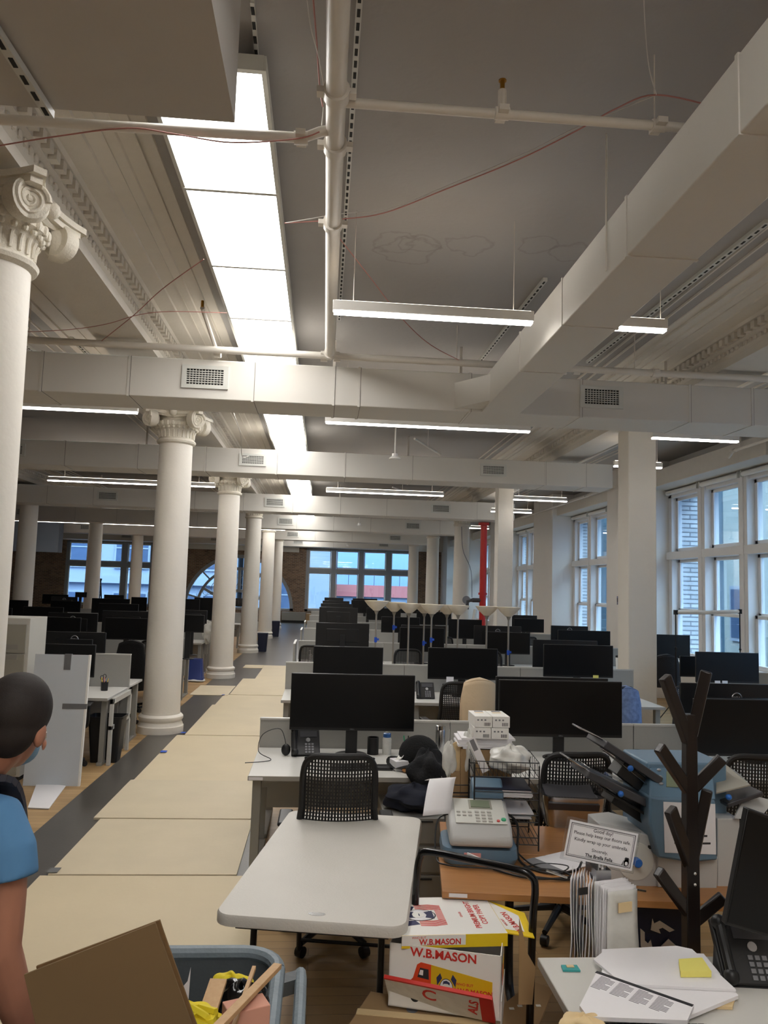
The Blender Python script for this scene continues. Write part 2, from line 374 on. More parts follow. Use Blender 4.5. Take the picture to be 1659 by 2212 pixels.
# plaster beams with dentil cornice over the column rows
def cornice_beam(name,xc,hw=.25,sides=(-1,1)):
    m=MB(); m.bb(xc-hw,xc+hw,YB,YF,4.45,ZC)
    for s in sides:
        pr=[(hw,4.53),(hw+.03,4.56),(hw+.03,4.60),(hw+.07,4.62),(hw+.07,4.70),(hw+.13,4.71),(hw+.15,4.735),(hw+.3,4.74),(hw+.31,4.755),(hw+.5,4.757),(hw+.51,4.77),(hw+.72,4.771),(hw+.73,ZC+.01),(hw,ZC+.01)]
        m.prism([(xc+s*a,z) for a,z in (pr if s>0 else pr[::-1])],YB,YF)
        y=YB+.05
        while y<YF-.1:
            x0,x1=xc+s*(hw+.06),xc+s*(hw+.125); m.bb(min(x0,x1),max(x0,x1),y,y+.065,4.63,4.698); y+=.12
        y=YB+.05
        while y<30:
            m.sphere((xc+s*(hw+.03),y,4.58),.032,6,4,(.7,1,.9)); y+=.085
        for k,o in enumerate((.42,.62,.86,.98)): 
            x=xc+s*(hw+o); m.bb(x-.008,x+.008,YB,YF,ZC-.02 if k>1 else 4.745,ZC)
    return struct(m,name,'trim')
cornice_beam('trim_4',-2.12); cornice_beam('trim_5',4.4); cornice_beam('trim_6',-7.85,sides=(1,))
# bulkhead box near the camera, upper left
b=PZ(507,265,3.9)
m=MB().bb(-4.2,b.x,-1.2,b.y,3.9,ZC-.001)
struct(m,'trim_7','bulkhead')
# window helper for the right wall
def bay_window(n,y0,y1):
    t=thing('window_%d'%n,None,None,(XR,y0,.8)); t['kind']='structure'
    m=MB(); W3=(y1-y0)
    m.bb(6.98,7.2,y0,y0+.14,.8,4.1).bb(6.98,7.2,y1-.14,y1,.8,4.1).bb(6.98,7.2,y0,y1,4.0,4.1).bb(6.98,7.2,y0,y1,.8,.88)
    build(m,'window_frame','winframe',t,world=True,bevel=.008)
    m=MB(); ys=[y0+.14]; lw=(W3-.28-2*.26)/3
    spans=[]
    yy=y0+.14
    for k in range(3):
        spans.append((yy,yy+lw)); yy+=lw
        if k<2: m.bb(6.94,7.22,yy,yy+.26,.8,4.1); m.bb(6.92,6.95,yy+.09,yy+.17,.8,4.1); yy+=.26
    build(m,'mullion','winframe',t,world=True,bevel=.008)
    build(MB().bb(6.93,7.22,y0,y1,2.76,2.91),'transom','winframe',t,world=True,bevel=.006)
    for a,c in spans:
        for (z0,z1,dx) in ((2.91,4.0,.06),(1.72,2.76,.1),(.88,1.76,.04)):
            m=MB(); f=.075; x0,x1=7.02+dx,7.08+dx
            m.bb(x0,x1,a,a+f,z0,z1).bb(x0,x1,c-f,c,z0,z1).bb(x0,x1,a,c,z0,z0+f).bb(x0,x1,a,c,z1-f*.8,z1)
            s=build(m,'sash','winframe',t,world=True,bevel=.004)
            p=build(MB().bb(x0+.025,x0+.031,a+f,c-f,z0+f,z1-f*.8),'pane','glass',s); Ti=Matrix([t['_inv'][i*4:i*4+4] for i in range(4)]); p.data.transform(Ti)
    return spans
sp=[]
for i,b in enumerate(bays): sp.append(bay_window(i+1,*b))
k=0; BL=['far','middle','near']
for bi in (1,2,3):
    for j,(a,c) in enumerate(sp[bi][::-1]):
        t=thing('roller_blind','rolled up white blind above the %s pane of the %s window bay on right'%(BL[j],('nearest','second','third')[bi-1]),'blind',(6.93,(a+c)/2,4.1),0,'roller blinds of the right wall')
        L=(c-a)/2+.08; build(MB().tube([(0,-L,0),(0,L,0)],.045,14),'roll','white',t); build(MB().box((0,-L,0),(.1,.02,.11)).box((0,L,0),(.1,.02,.11)),'bracket','grille',t); k+=1
# far windows
def far_window(n,x0,x1,k,z0=.6,z1=3.95,zt=2.78,mat='greyframe'):
    t=thing('window_%d'%n,None,None,((x0+x1)/2,YF,z0)); t['kind']='structure'
    m=MB(); Y=YF+.02; d=.2
    m.bb(x0,x0+.16,Y,Y+d,z0,z1).bb(x1-.16,x1,Y,Y+d,z0,z1).bb(x0,x1,Y,Y+d,z1-.08,z1).bb(x0,x1,Y,Y+d,z0,z0+.12).bb(x0,x1,Y-.03,Y+d,zt-.12,zt+.12)
    build(m,'window_frame',mat,t,world=True)
    m=MB()
    for i in range(1,k):
        x=x0+(x1-x0)*i/k; m.bb(x-.14,x+.14,Y-.05,Y+d,z0,z1)
    build(m,'mullion',mat,t,world=True)
    for i in range(k):
        a,c=x0+(x1-x0)*i/k+.15,x0+(x1-x0)*(i+1)/k-.15
        for (u,v) in ((z0+.12,zt-.12),(zt+.12,z1-.08)):
            s=build(MB().bb(a,a+.05,Y+.05,Y+.1,u,v).bb(c-.05,c,Y+.05,Y+.1,u,v).bb(a,c,Y+.05,Y+.1,u,u+.05).bb(a,c,Y+.05,Y+.1,v-.05,v),'sash','white',t,world=True)
            p=build(MB().bb(a+.05,c-.05,Y+.07,Y+.076,u+.05,v-.05),'pane','glass',s); p.data.transform(Matrix([t['_inv'][i*4:i*4+4] for i in range(4)]))
far_window(10,WA[0],WA[1],4)
far_window(11,WL[0],WL[1],3)
t=thing('window_12',None,None,(ARC[0],YF,ARC[1])); t['kind']='structure'
def ring(m,cx,cz,r,w,y0,y1,a0=0,a1=PI,n=40):
    for i in range(n):
        a,b=a0+(a1-a0)*i/n,a0+(a1-a0)*(i+1)/n
        m.prism([(cx+r*math.cos(a),cz+r*math.sin(a)),(cx+(r+w)*math.cos(a),cz+(r+w)*math.sin(a)),(cx+(r+w)*math.cos(b),cz+(r+w)*math.sin(b)),(cx+r*math.cos(b),cz+r*math.sin(b))],y0,y1)
m=MB(); yy=YF+.05
ring(m,ARC[0],ARC[1],2.72,.2,yy,yy+.2); ring(m,ARC[0],ARC[1],2.1,.13,yy,yy+.15); ring(m,ARC[0],ARC[1],.9,.16,yy,yy+.15)
m.bb(ARC[0]-2.9,ARC[0]+2.9,yy,yy+.2,.6,.72)
for k in range(1,6):
    a=PI*k/6; T=Matrix.Translation((ARC[0],yy+.07,ARC[1]))@rot('Y',-a); m.bb(1.0,2.15,-.05,.05,-.07,.07,T)
    a+=PI/12; T=Matrix.Translation((ARC[0],yy+.07,ARC[1]))@rot('Y',-a); m.bb(2.2,2.75,-.03,.03,-.04,.04,T)
build(m,'window_frame','greyframe',t,world=True)
m=MB()
for k in range(6):
    a=PI*(k+.5)/6; cx,cz=ARC[0]+1.55*math.cos(a),ARC[1]+1.55*math.sin(a); ring(m,cx,cz,.34,.025,yy+.05,yy+.08,0,2*PI,20)
    for da,rr in ((.2,1.95),(-.2,1.95)): ring(m,ARC[0]+rr*math.cos(a+da),ARC[1]+rr*math.sin(a+da),.13,.02,yy+.05,yy+.08,0,2*PI,14)
build(m,'tracery','greyframe',t,world=True)
m=MB(); m.prism([(ARC[0]+2.75*math.cos(PI*i/30),ARC[1]+2.75*math.sin(PI*i/30)) for i in range(31)],yy+.1,yy+.106)
build(m,'pane','glass',t,world=True)
# hardboard sheets protecting the aisle floor
sheets=[(-1.85,-.3,3.2,5.66,0,'ply'),(-1.8,-.52,5.66,6.93,.006,'ply2'),(-1.86,-.54,6.93,8.22,.012,'ply2'),(-1.84,-.5,8.22,10.62,0,'ply'),(-1.74,-.46,10.62,13.2,.005,'ply'),(-1.7,-.5,13.2,14.4,0,'ply'),(-1.6,-.55,14.4,16.8,.005,'ply'),(-1.35,-.6,16.8,19.6,0,'ply'),(-2.3,-1.62,14.3,15.6,.003,'ply2'),(-1.82,-1.35,18.9,19.6,.003,'ply')]
nm=['nearest, beside the white folding table','second from the front, pale and scuffed','third from the front, overlapping the next','fourth from the front, beside the first column base','fifth along the aisle','sixth along the aisle, short','seventh along the aisle','last one before the bare dark floor','small loose one in front of the second column','small corner piece beside the second column']
for (a,c,d,e,z,mm),l in zip(sheets,nm):
    solo(MB().bb(a,c,d,e-.008,.004,.010+z) ,'floor_board',mm,'tan hardboard sheet on the aisle floor, %s'%l,'board','hardboard sheets along the aisle')
for (x,y,dx,l,mm) in ((-1.78,5.72,.07,'nearest grey tape scrap on the edge of the floor sheets','gtape'),(-1.8,9.55,.07,'blue tape scrap by the fourth floor sheet','tape'),(-1.78,10.72,.06,'blue tape scrap beside the first column base','tape'),(-1.7,14.3,.05,'blue tape scrap by the second column','tape')):
    solo(MB().box((x,y,.022),(dx,dx*1.3,.002)),'tape_scrap',mm,l,'tape')
# ---------------------------------------------------------------- outdoors
struct(MB().bb(-40,60,YF+.5,80,-9,-8.9).bb(7.7,60,-20,YF+.5,-9,-8.9),'ground','darkfloor')
def facade(name,label,x0,x1,y0,y1,z1,mm,wins,face):   # building block with its windows as parts
    t=thing(name,label,'building',((x0+x1)/2,(y0+y1)/2,-9)); build(MB().bb(x0,x1,y0,y1,-9,z1),'wall',mm,t,world=True)
    for (a,c,u,v,wm) in wins:
        if face=='Y': f=MB().bb(a-.12,c+.12,y0-.12,y0,u-.15,v+.15); p=MB().bb(a,c,y0-.14,y0-.1,u,v); q=MB().bb(a,c,y0-.17,y0-.12,(u+v)/2-.04,(u+v)/2+.04)
        else: f=MB().bb(x0-.12,x0,a-.12,c+.12,u-.15,v+.15); p=MB().bb(x0-.14,x0-.1,a,c,u,v); q=MB().bb(x0-.17,x0-.12,a,c,(u+v)/2-.04,(u+v)/2+.04)
        w_=build(f,'window','obldg1',t,world=True); g=build(p,'pane',wm,w_); g.data.transform(Matrix([t['_inv'][i*4:i*4+4] for i in range(4)]))
        g=build(q,'rail','obldg1',w_); g.data.transform(Matrix([t['_inv'][i*4:i*4+4] for i in range(4)]))
    return t
ws=[(x,x+1.5,z,z+2.0,'owin') for x in (-3.2,) for z in (.2,3.2)]
facade('building','pale stone building across the street behind left part of far window',-5.9,.9,58,70,14,'obldg1',ws,'Y')
t=facade('building','low blue grey building with red band behind the far window',.9,12,60,72,1.2,'obldg3',[(x,x+1.3,-.9,.35,'owin') for x in (1.6,3.9,6.2,8.5)],'Y')
build(MB().bb(.9,12,59.8,60,1.2,2.1),'red_band','pinky',t,world=True)
m=MB().bb(.9,12,60.2,60.3,3.35,3.4)
for i in range(12): m.bb(1+i,1.04+i,60.2,60.3,2.1,3.4)
build(m,'railing','mdark',t,world=True)
facade('building','grey tower block rising beyond the low red banded building',12.3,20,62,72,18,'obldg2',[(x,x+1.4,z,z+1.8,'owin') for x in (12.8,15.2) for z in (1,4.4)],'Y')
ws=[(x,x+2.2,z,z+2.6,'owin') for x in (-22,-18.2,-14.6,-11.2,-8.4) for z in (-1.6,2.9)]
t=facade('building','pale stone building seen behind the arch and left window',-30,-6.3,56,66,16,'obldg1',ws,'Y')
build(MB().bb(-30,-6.2,55.6,56,1.7,2.2),'cornice','obldg1',t,world=True)
# across the street on the right
facade('building','beige building with lit window outside the nearest right window bay',19,30,24,40,9,'obldg2',[(25.4,26.8,.2,2.4,'tlit'),(29.2,30.6,.2,2.4,'owin'),(25.4,26.8,4.3,6.2,'owin'),(29.2,30.6,4.3,6.2,'owin'),(33,34.5,.2,2.4,'owin')],'X')
facade('building','grey green tower outside the right windows beyond the piers',15,24,41,58,20,'obldg3',[(43,44.4,z,z+2,'owin') for z in (-3,1,5)],'X')
facade('building','blue grey block outside the windows at the far right edge',20,34,6,23.5,12,'obldg3',[(y,y+1.4,z,z+2.1,'owin') for y in (8,11,14,17,20) for z in (-3,.6,4.2)],'X')
for i,b in enumerate(bays[1:]):   # brick return of each outside pier; teal box colours in a curtain reflection
    m=MB().bb(XR+.23,XR+.74,b[1]-.02,b[1]+1.83,-9,6)
    struct(m,'wall_pier_and_reflection','obrickX'); struct(MB().bb(XR+.745,XR+1.15,b[1]+.02,b[1]+1.5,-9,6),'wall_pier_and_reflection','teal_reflection')
# ================================================================== COLUMNS
def volute(m,C,nx,ny,r=.115):   # disc with spiral relief, facing (nx,ny)
    T=Matrix.Translation(C)@rot('Z',math.atan2(nx,-ny))   # local -Y -> (nx,ny)
    m.lathe([(r*.9,-.05),(r,-.03),(r,.045),(r*.86,.05)],n=22,T=T@rot('X',PI/2))
    pts=[]
    for i in range(40):
        a=i/39*2.3*2*PI; rr=r*.93*(1-i/39*.82); pts.append((rr*math.cos(a),-.052,rr*math.sin(a)))
    m.tube(pts,[.017*(1-i/60) for i in range(40)],6,T=T); m.sphere((0,-.05,0),.02,8,5,T=T)
def make_column(label,loc,group,rad=(.285,.25)):
    t=thing('column',label,'column',loc,0,group)
    R=rad[0]
    b=build(MB().lathe([(R+.02,0),(R+.02,.09),(R+.012,.1),(R+.008,.105),(R+.006,.12),(R-.005,.135),(R-.012,.15),(R-.002,.16),(R+.012,.185),(R+.01,.215),(R-.008,.235),(R-.03,.245),(R-.03,.27)],n=48),'base','column',t)
    pr=[(R-.034,.25),(R-.04,.6),(R-.042,1.6),(R-.048,2.6),(R-.054,3.4),(R-.06,3.96)]
    build(MB().lathe(pr,n=48),'shaft','column',t)
    r=R-.06
    m=MB().lathe([(r,3.93),(r+.035,3.95),(r+.045,3.975),(r+.03,3.995),(r+.008,4.0),(r+.01,4.12),(r+.02,4.14),(r+.03,4.15),(r+.08,4.18),(r+.085,4.22),(r+.03,4.26),(r+.02,4.3),(r+.02,4.36)],n=48)
    for k in range(24):
        a=2*PI*k/24; c,s=math.cos(a),math.sin(a)
        m.tube([(c*(r+.012),s*(r+.012),4.02),(c*(r+.018),s*(r+.018),4.09),(c*(r+.03),s*(r+.03),4.12)],.013,6)
        m.sphere((c*(r+.05),s*(r+.05),4.155),.022,8,5)
        m.sphere((c*(r+.078),s*(r+.078),4.2),.032,8,5,(.8,.8,1.15))
    cp=build(m,'capital','capital',t)
    m=MB()
    a=R+.15; cc=.055; pts=[]
    for k in range(4):
        A=PI/2*k
        for u in [i/8 for i in range(9)]:
            x=a*.94-(2*u-1)*a*.0; 
            q=Vector((a-.10*(1-(2*u-1)**2),(2*u-1)*(a-cc),0)); q.rotate(Matrix.Rotation(A,3,'Z')); pts.append((q.x,q.y))
    m.prism(pts,4.36,4.4,'Z'); m.prism([(p[0]*.93,p[1]*.93) for p in pts],4.32,4.36,'Z'); m.bb(-.24,.24,-.24,.24,4.4,4.45)
    build(m,'abacus','capital',cp)
    for k in range(4):
        A=PI/2*k; m=MB()
        for s in (-1,1):
            q=Vector((s*(a-.13),-(a-.16),4.25)); n=Vector((s*.45,-1,0)).normalized(); R3=Matrix.Rotation(A,3,'Z'); q.rotate(R3); n.rotate(R3); volute(m,q,n.x,n.y)
        q=Vector((0,-(a-.1),4.34)); q.rotate(Matrix.Rotation(A,3,'Z')); m.sphere(q,.055,10,6)
        for s in (-1,1):
            P_=[Vector((s*(a-.13),-(a-.13),4.345)),Vector((s*.12,-(a-.17),4.315)),Vector((0,-(a-.17),4.30))]
            for p in P_: p.rotate(Matrix.Rotation(A,3,'Z'))
            m.tube(P_,.028,6)
        build(m,'volute','capital',cp)
    return t
g='white ionic columns of the aisle row'
c0=make_column('nearest white ionic column with scroll capital, cut off at left edge',(-2.12,4.8,0),g)
dup(c0,(-2.12,10.9,0),0,'thick white ionic column beside the dark floor strip, scroll capital fully visible',g)
dup(c0,(-2.10,17,0),0,'white column of the aisle row standing beside the blue upturned bin',g)
dup(c0,(-2.10,23.1,0),0,'white aisle column third from the front with visible round base',g)
dup(c0,(-2.07,29.2,0),0,'white aisle column fourth from the front',g)
dup(c0,(-2.07,35.3,0),0,'last white aisle column, beside the brick far wall',g)
g='round columns of the left row'
for x,y,l in ((-7.85,21.1,'nearest round white column of the left row, by the exit sign'),(-7.85,27.2,'round white column in front of the left far window'),(-7.85,33.3,'round white column right of the ladder, in front of left far window')): dup(c0,(x,y,0),0,l,g)
g='round columns of the right row'
for x,y,l in ((4.17,23.1,'round white column beside the red standpipe, loose wires on it'),(4.16,29.2,'round white column between the brick strips of the far wall'),(4.14,35.3,'farthest round white column of right row, in front of far window')): dup(c0,(x,y,0),0,l,g)
t=thing('square_pillar','big square white pillar on the right in front of the window bay','pillar',(4.55,10.9,0))
build(MB().bb(-.21,.21,-.2,.2,0,4.45),'shaft','column',t,bevel=.015); build(MB().bb(-.225,.225,-.215,.215,0,.12),'plinth','column',t,bevel=.01)
t=thing('square_pillar','slimmer square white pillar behind the torchiere lamps right of the red pipe','pillar',(4.02,17,0))
build(MB().bb(-.175,.175,-.17,.17,0,4.45),'shaft','column',t,bevel=.015); build(MB().bb(-.19,.19,-.185,.185,0,.12),'plinth','column',t,bevel=.01)
# ================================================================== DUCTS
def vent(t,c,w=.5,h=.21,ax='Y'):
    f=MB().bb(c[0]-w/2-.05,c[0]+w/2+.05,c[1]-.02,c[1],c[2]-h/2-.04,c[2]-h/2).bb(c[0]-w/2-.05,c[0]+w/2+.05,c[1]-.02,c[1],c[2]+h/2,c[2]+h/2+.04).bb(c[0]-w/2-.05,c[0]-w/2,c[1]-.02,c[1],c[2]-h/2,c[2]+h/2).bb(c[0]+w/2,c[0]+w/2+.05,c[1]-.02,c[1],c[2]-h/2,c[2]+h/2)
    v=build(f,'air_vent','grille',t,world=True)
    b=build(MB().bb(c[0]-w/2,c[0]+w/2,c[1]-.006,c[1]-.002,c[2]-h/2,c[2]+h/2),'vent_backing','dark',v)
    g=MB()
    for i in range(1,12): x=c[0]-w/2+w*i/12; g.bb(x-.003,x+.003,c[1]-.016,c[1]-.007,c[2]-h/2,c[2]+h/2)
    for i in range(1,7): z=c[2]-h/2+h*i/7; g.bb(c[0]-w/2,c[0]+w/2,c[1]-.018,c[1]-.007,z-.004,z+.004)
    q=build(g,'vent_grid','grille',v); Ti=Matrix([t['_inv'][i*4:i*4+4] for i in range(4)]); b.data.transform(Ti); q.data.transform(Ti)
def duct(label,x0,x1,y0,y1,z0,z1,vents,seams,vh=.21,vw=.45):
    t=thing('air_duct',label,'duct',((x0+x1)/2,y0,z0)); build(MB().bb(x0,x1,y0,y1,z0,z1),'duct_casing','duct',t,world=True,bevel=.008)
    for x in seams:
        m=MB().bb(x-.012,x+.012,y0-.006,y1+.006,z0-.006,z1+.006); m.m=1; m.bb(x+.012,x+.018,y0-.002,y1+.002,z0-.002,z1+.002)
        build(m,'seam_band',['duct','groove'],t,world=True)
    for x in seams[1::2]:
        if x0<x<x1: build(MB().bb(x-.015,x+.015,y1-.02,y1-.014,z1,ZC),'hanger_strap','pipe',t,world=True)
    for x in vents: vent(t,(x,y0,(z0+z1)/2+.02),vw,vh)
    return t
def at1(px,Y=7.85): return PY(px,860,Y).x
duct('nearest cross duct spanning the whole room below the ceiling lights',-12,6.3,7.85,8.45,3.9,4.31,[at1(441),at1(1299)],[at1(x) for x in (85,275,545,720,775,1015,1255,1490,1625)]+[-5,-6.5,-8],.16,.37)
duct('second cross duct, ending left of the big square pillar',-14,5.05,13.15,13.8,3.9,4.32,[PY(x,1000,13.15).x for x in (22,546,1066)],[PY(x,1000,13.15).x for x in (137,295,443,597,745,890,1178,1265)],.13,.36)
duct('third cross duct, ending just past the slim pillar',-15,5.06,20.2,20.9,3.9,4.36,[PY(x,1075,20.2).x for x in (232,594,953)],[PY(x,1075,20.2).x for x in (100,200,420,525,632,735,835,1030)],.16,.42)
duct('fourth cross duct toward the far wall',-15,4.9,26,26.7,3.87,4.34,[PY(x,1130,26).x for x in (50,617,892)],[PY(x,1130,26).x for x in (160,250,425,560,640,720,800,950)],.16,.42)
duct('fifth cross duct toward the far wall',-15,4.9,32.5,33.2,3.87,4.3,[PY(x,1155,32.5).x for x in (185,632,854)],[PY(x,1155,32.5).x for x in (100,400,560,680,760,930)],.16,.42)
duct('last cross duct just before the far wall windows',-15,4.9,38,38.7,3.87,4.3,[PY(x,1175,38).x for x in (272,465,644,829)],[PY(x,1175,38).x for x in (200,540,720,880)],.16,.42)
# long duct coming toward the camera
t=thing('air_duct','long duct running toward the camera at upper right, joining nearest cross duct','duct',(1.8,7.8,3.9))
X0,X1=1.6,2.0
build(MB().bb(X0,X1,-1.5,7.86,3.9,4.24),'duct_casing','duct',t,world=True,bevel=.006)
for px,py in ((1569,289),(1339,552),(1204,703),(1119,802)):
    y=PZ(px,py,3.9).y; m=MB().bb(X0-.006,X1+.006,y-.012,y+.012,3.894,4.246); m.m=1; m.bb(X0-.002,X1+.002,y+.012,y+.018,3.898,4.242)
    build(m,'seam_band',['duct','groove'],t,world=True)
build(MB().prism([(X0-.3,7.86),(X0,7.45),(X0,7.86)],3.93,4.2,'Z'),'elbow','duct',t,world=True)
for x,y in ((X0-.01,4.25),(X1+.02,6.6)): build(MB().tube([(x,y,3.93),(x,y,ZC)],.006,6),'hanger_rod','pipe',t,world=True)
# ================================================================== CEILING LIGHTS
t=thing('panel_light_run','long row of bright square ceiling light panels above the aisle','ceiling light',(-.7,3.68,4.68))
x0,x1=-1.0,-.39; y=3.68; m=MB(); n=0
while y<39:
    n+=1; build(MB().bb(x0+.012,x1-.012,y+.012,y+1.218,4.604,4.612),'diffuser','lamp_panel',t,world=True)
    m.bb(x0,x1,y-.015,y+.015,4.597,4.68); y+=1.23
m.bb(x0-.012,x0+.012,3.67,y,4.6,4.68).bb(x1-.012,x1+.012,3.67,y,4.6,4.68).bb(x0,x1,3.67,y,4.615,4.68)
build(m,'light_frame','grille',t,world=True)
for yy in (4.2,7.2,11.5,15,19,24,30):
    for x in (x0+.05,x1-.05): build(MB().tube([(x,yy,4.68),(x,yy,ZC)],.006,6),'hanger_rod','pipe',t,world=True)
t=thing('panel_light_run','unseen ceiling light panels added behind the viewer to brighten the foreground','ceiling light',(.6,-1,4.68))  # unseen fixture, added above and behind the camera to lift the dark foreground
build(MB().bb(.3,.9,-3.2,1.6,4.61,4.615),'diffuser','lamp_panel',t,world=True); build(MB().bb(.28,.92,-3.22,1.62,4.616,4.68),'light_frame','grille',t,world=True)
def linear(label,x0,x1,Y,z=4.0,up=True,prm=.035):
    t=thing('linear_light',label,'linear light',((x0+x1)/2,Y,z),0,'suspended linear lights'); L=(x1-x0)/2
    build(MB().bb(-L,L,-.035,.035,.012,.085),'housing','fixture',t,bevel=.004)
    build(MB().bb(-L+.01,L-.01,-.03,.03,-.006,.012),'diffuser','lamp_linear',t)
    if up: build(MB().bb(-L+.02,L-.02,-.02,.02,.086,.09),'uplight','lamp_up',t)
    for q in (-1,1): build(MB().tube([(q*L*.8,0,.085),(q*L*.8,0,ZC-z)],.003,5),'suspension_cable','pipe',t)
for a in (('linear light in front of the nearest cross duct, beside the main sprinkler pipe',.0,1.47,5.4),('short linear light piece right of the long duct',2.05,2.48,5.4),('linear light below nearest cross duct at the center',-.04,2.49,9.22),('linear light right of the big square pillar, below nearest duct',4.05,5.18,9.24),
  ('linear light left of the first full column, below nearest duct',-3.75,-2.25,9.17),('linear light beyond the second cross duct at center',0,2.51,16.17),('linear light beyond second duct on the left side',-5.7,-2.3,16.18),('short linear light behind the big square pillar',4.41,5.18,11.45),
  ('linear light between slim pillar and right windows',4.05,5.24,16.3),('short linear light below the one beside the slim pillar',4.15,5.2,19.0),('long linear light running across the left half, in front of aisle columns',-11.87,-1.44,28.6),('linear light near the red standpipe top',4.4,5.3,24.5),('linear light at far left by the exit sign',-14,-12.5,27.5),('linear light behind the viewer on the right',.5,3,-.8),('linear light behind viewer at center',-2.6,-.2,-2.2),('linear light behind the viewer above the desks on right',3.6,6,1.6)): linear(*a)
# ================================================================== SPRINKLER PIPES
def pipe(name,label,cat,pts,r,coup=(),n=14):
    t=thing(name,label,cat,pts[0]); build(MB().tube(pts,r,n),'pipe_run','pipe',t,world=True)
    for c in coup:
        m=MB(); c=Vector(c); d=(Vector(pts[-1])-Vector(pts[0])).normalized(); m.tube([c-d*.035,c+d*.035],r*1.28,n); u=d.cross(Vector((0,0,1))).normalized()
        m.box(c+u*r*1.4,(.05,.05,.03)).box(c-u*r*1.4,(.05,.05,.03)); build(m,'coupling','pipe',t,world=True)
    return t
main=pipe('sprinkler_main','thick white sprinkler main running toward the camera beside the light panels','pipe',[(-.03,1.0,4.4),(-.01,7.75,4.4)],.05,[(-.02,3.5,4.4),(-.02,3.95,4.4),(-.02,4.85,4.4),(-.01,7.7,4.4)])
pipe('sprinkler_pipe','thin white pipe going left from the main across the light panels','pipe',[PZ(-30,256,4.33),PZ(655,298,4.33),(-.1,3.8,4.38),(-.03,3.8,4.4)],.026,[PZ(650,298,4.33)])
t=pipe('sprinkler_pipe','thin white pipe going right from the main with a brass sprinkler','pipe',[(0,3.57,4.4),(1.74,3.56,4.4)],.024,[(.8,3.56,4.4),(1.6,3.56,4.4)])
def hang(t,x,y,z): build(MB().tube([(x,y,z),(x,y,ZC)],.005,6),'hanger_rod','pipe',t,world=True)
def sprinkler(t,p,up=.12):
    s=build(MB().tube([p,Vector(p)+Vector((0,0,up))],.022,10),'sprinkler_stem','pipe',t,world=True)
    q=build(MB().tube([Vector(p)+Vector((0,0,up)),Vector(p)+Vector((0,0,up+.05))],.012,8).tube([Vector(p)+Vector((0,0,up+.05)),Vector(p)+Vector((0,0,up+.055))],.02,10),'sprinkler_head','brass',s); q.data.transform(Matrix([t['_inv'][i*4:i*4+4] for i in range(4)]))
sprinkler(t,(.8,3.56,4.4))
build(MB().tube([(1.58,3.56,4.42),(1.58,3.56,ZC)],.004,6),'hanger_rod','pipe',t,world=True)
t=pipe('sprinkler_pipe','white cross pipe running above the nearest cross duct','pipe',[(-8,7.72,4.38),(6.9,7.72,4.38)],.036,[PZ(x,y,4.38) for x,y in ((470,763),(700,772),(728,772),(1245,800),(1415,806))])
build(MB().tube([PZ(470,765,4.38),PZ(437,665,4.62)],.022,8),'sprinkler_stem','pipe',t,world=True); 
b=PZ(437,663,4.62); build(MB().tube([b,b+Vector((0,0,.06))],.014,8),'sprinkler_head','brass',t,world=True)
for x in (-4,-3,-.9,1.3,3.2,5.2): build(MB().tube([(x,7.72,4.4),(x,7.72,ZC)],.005,6),'hanger_rod','pipe',t,world=True)
t=pipe('sprinkler_pipe','white pipe along the fascia above nearest right window bay','pipe',[(6.2,6,4.28),(6.2,11.2,4.28),(6.2,11.35,4.2)],.024,[(6.2,11.2,4.28)]); hang(t,6.2,11,4.28)
t=pipe('sprinkler_pipe','white pipe along the fascia of the second right window bay','pipe',[(6.25,16.2,4.35),(6.25,24,4.35)],.024,[(6.25,18,4.35)]); hang(t,6.25,17.5,4.35); hang(t,6.25,22,4.35)
for k,(x,y,l) in enumerate(((1.6,11.8,'beyond the nearest cross duct'),(.6,15,'beyond the second duct'),(-3.4,15,'left of the aisle beyond the second duct'),(1.8,17.8,'above lamps beyond the second duct'))):
    t=pipe('branch_pipe','short white branch pipe near the ceiling, %s'%l,'pipe',[(x-.25,y,4.36),(x+.35,y+1.3,4.36)],.018); hang(t,x+.05,y+.65,4.36)
# hanging disc fittings
def disc(label,p,sc=1):
    t=thing('pendant_fitting',label,'fitting',p,0,'hanging disc fittings'); zt=(ZC-p[2])
    build(MB().lathe([(.085*sc,0),(.09*sc,.012),(.06*sc,.035),(.04*sc,.045)],n=24),'disc','white',t); build(MB().lathe([(.045*sc,.04),(.045*sc,.085),(.02*sc,.09)],n=20),'canopy_box','white',t)
    build(MB().tube([(0,0,.08),(0,0,zt)],.012*sc,8),'stem','pipe',t)
disc('white disc fitting hanging at center below nearest duct',PZ(853,992,3.95))
disc('smaller white disc fitting hanging beyond the fourth duct',PZ(776,1136,3.9))
disc('tiny white disc fitting hanging before the far windows',PZ(750,1180,3.9))
# slotted channels on the ceiling
def channel(label,a,b,w=.04):
    t=thing('strut_channel',label,'channel',a); a=Vector(a);b=Vector(b); m=MB().bar(a,b,w,.03); m.m=1; n=int((b-a).length/.09)
    for i in range(n): p=a.lerp(b,(i+.5)/n); m.bb(p.x-.008,p.x+.008,p.y-.025,p.y+.025,p.z-.018,p.z-.0145)
    build(m,'rail',['grille','dark'],t,world=True)
zc=ZC-.015
channel('slotted metal channel on ceiling left of the long duct',PZ(1178,603,zc),PZ(1035,782,zc))
channel('slotted metal channel running along main sprinkler pipe',(.07,1.2,zc),(.07,7.7,zc),.03)
channel('long metal channel on ceiling right of the long duct',PZ(1659,478,zc),PZ(1270,782,zc),.05)
channel('metal channel on ceiling beyond nearest duct at right',PZ(1085,940,zc),PZ(1050,983,zc)) if False else channel('metal channel on ceiling beyond nearest duct at center',(1.9,9.6,zc),(1.9,12.6,zc))
channel('metal channel on ceiling right of the big pillar',(5.25,9.6,zc),(5.25,12.8,zc))
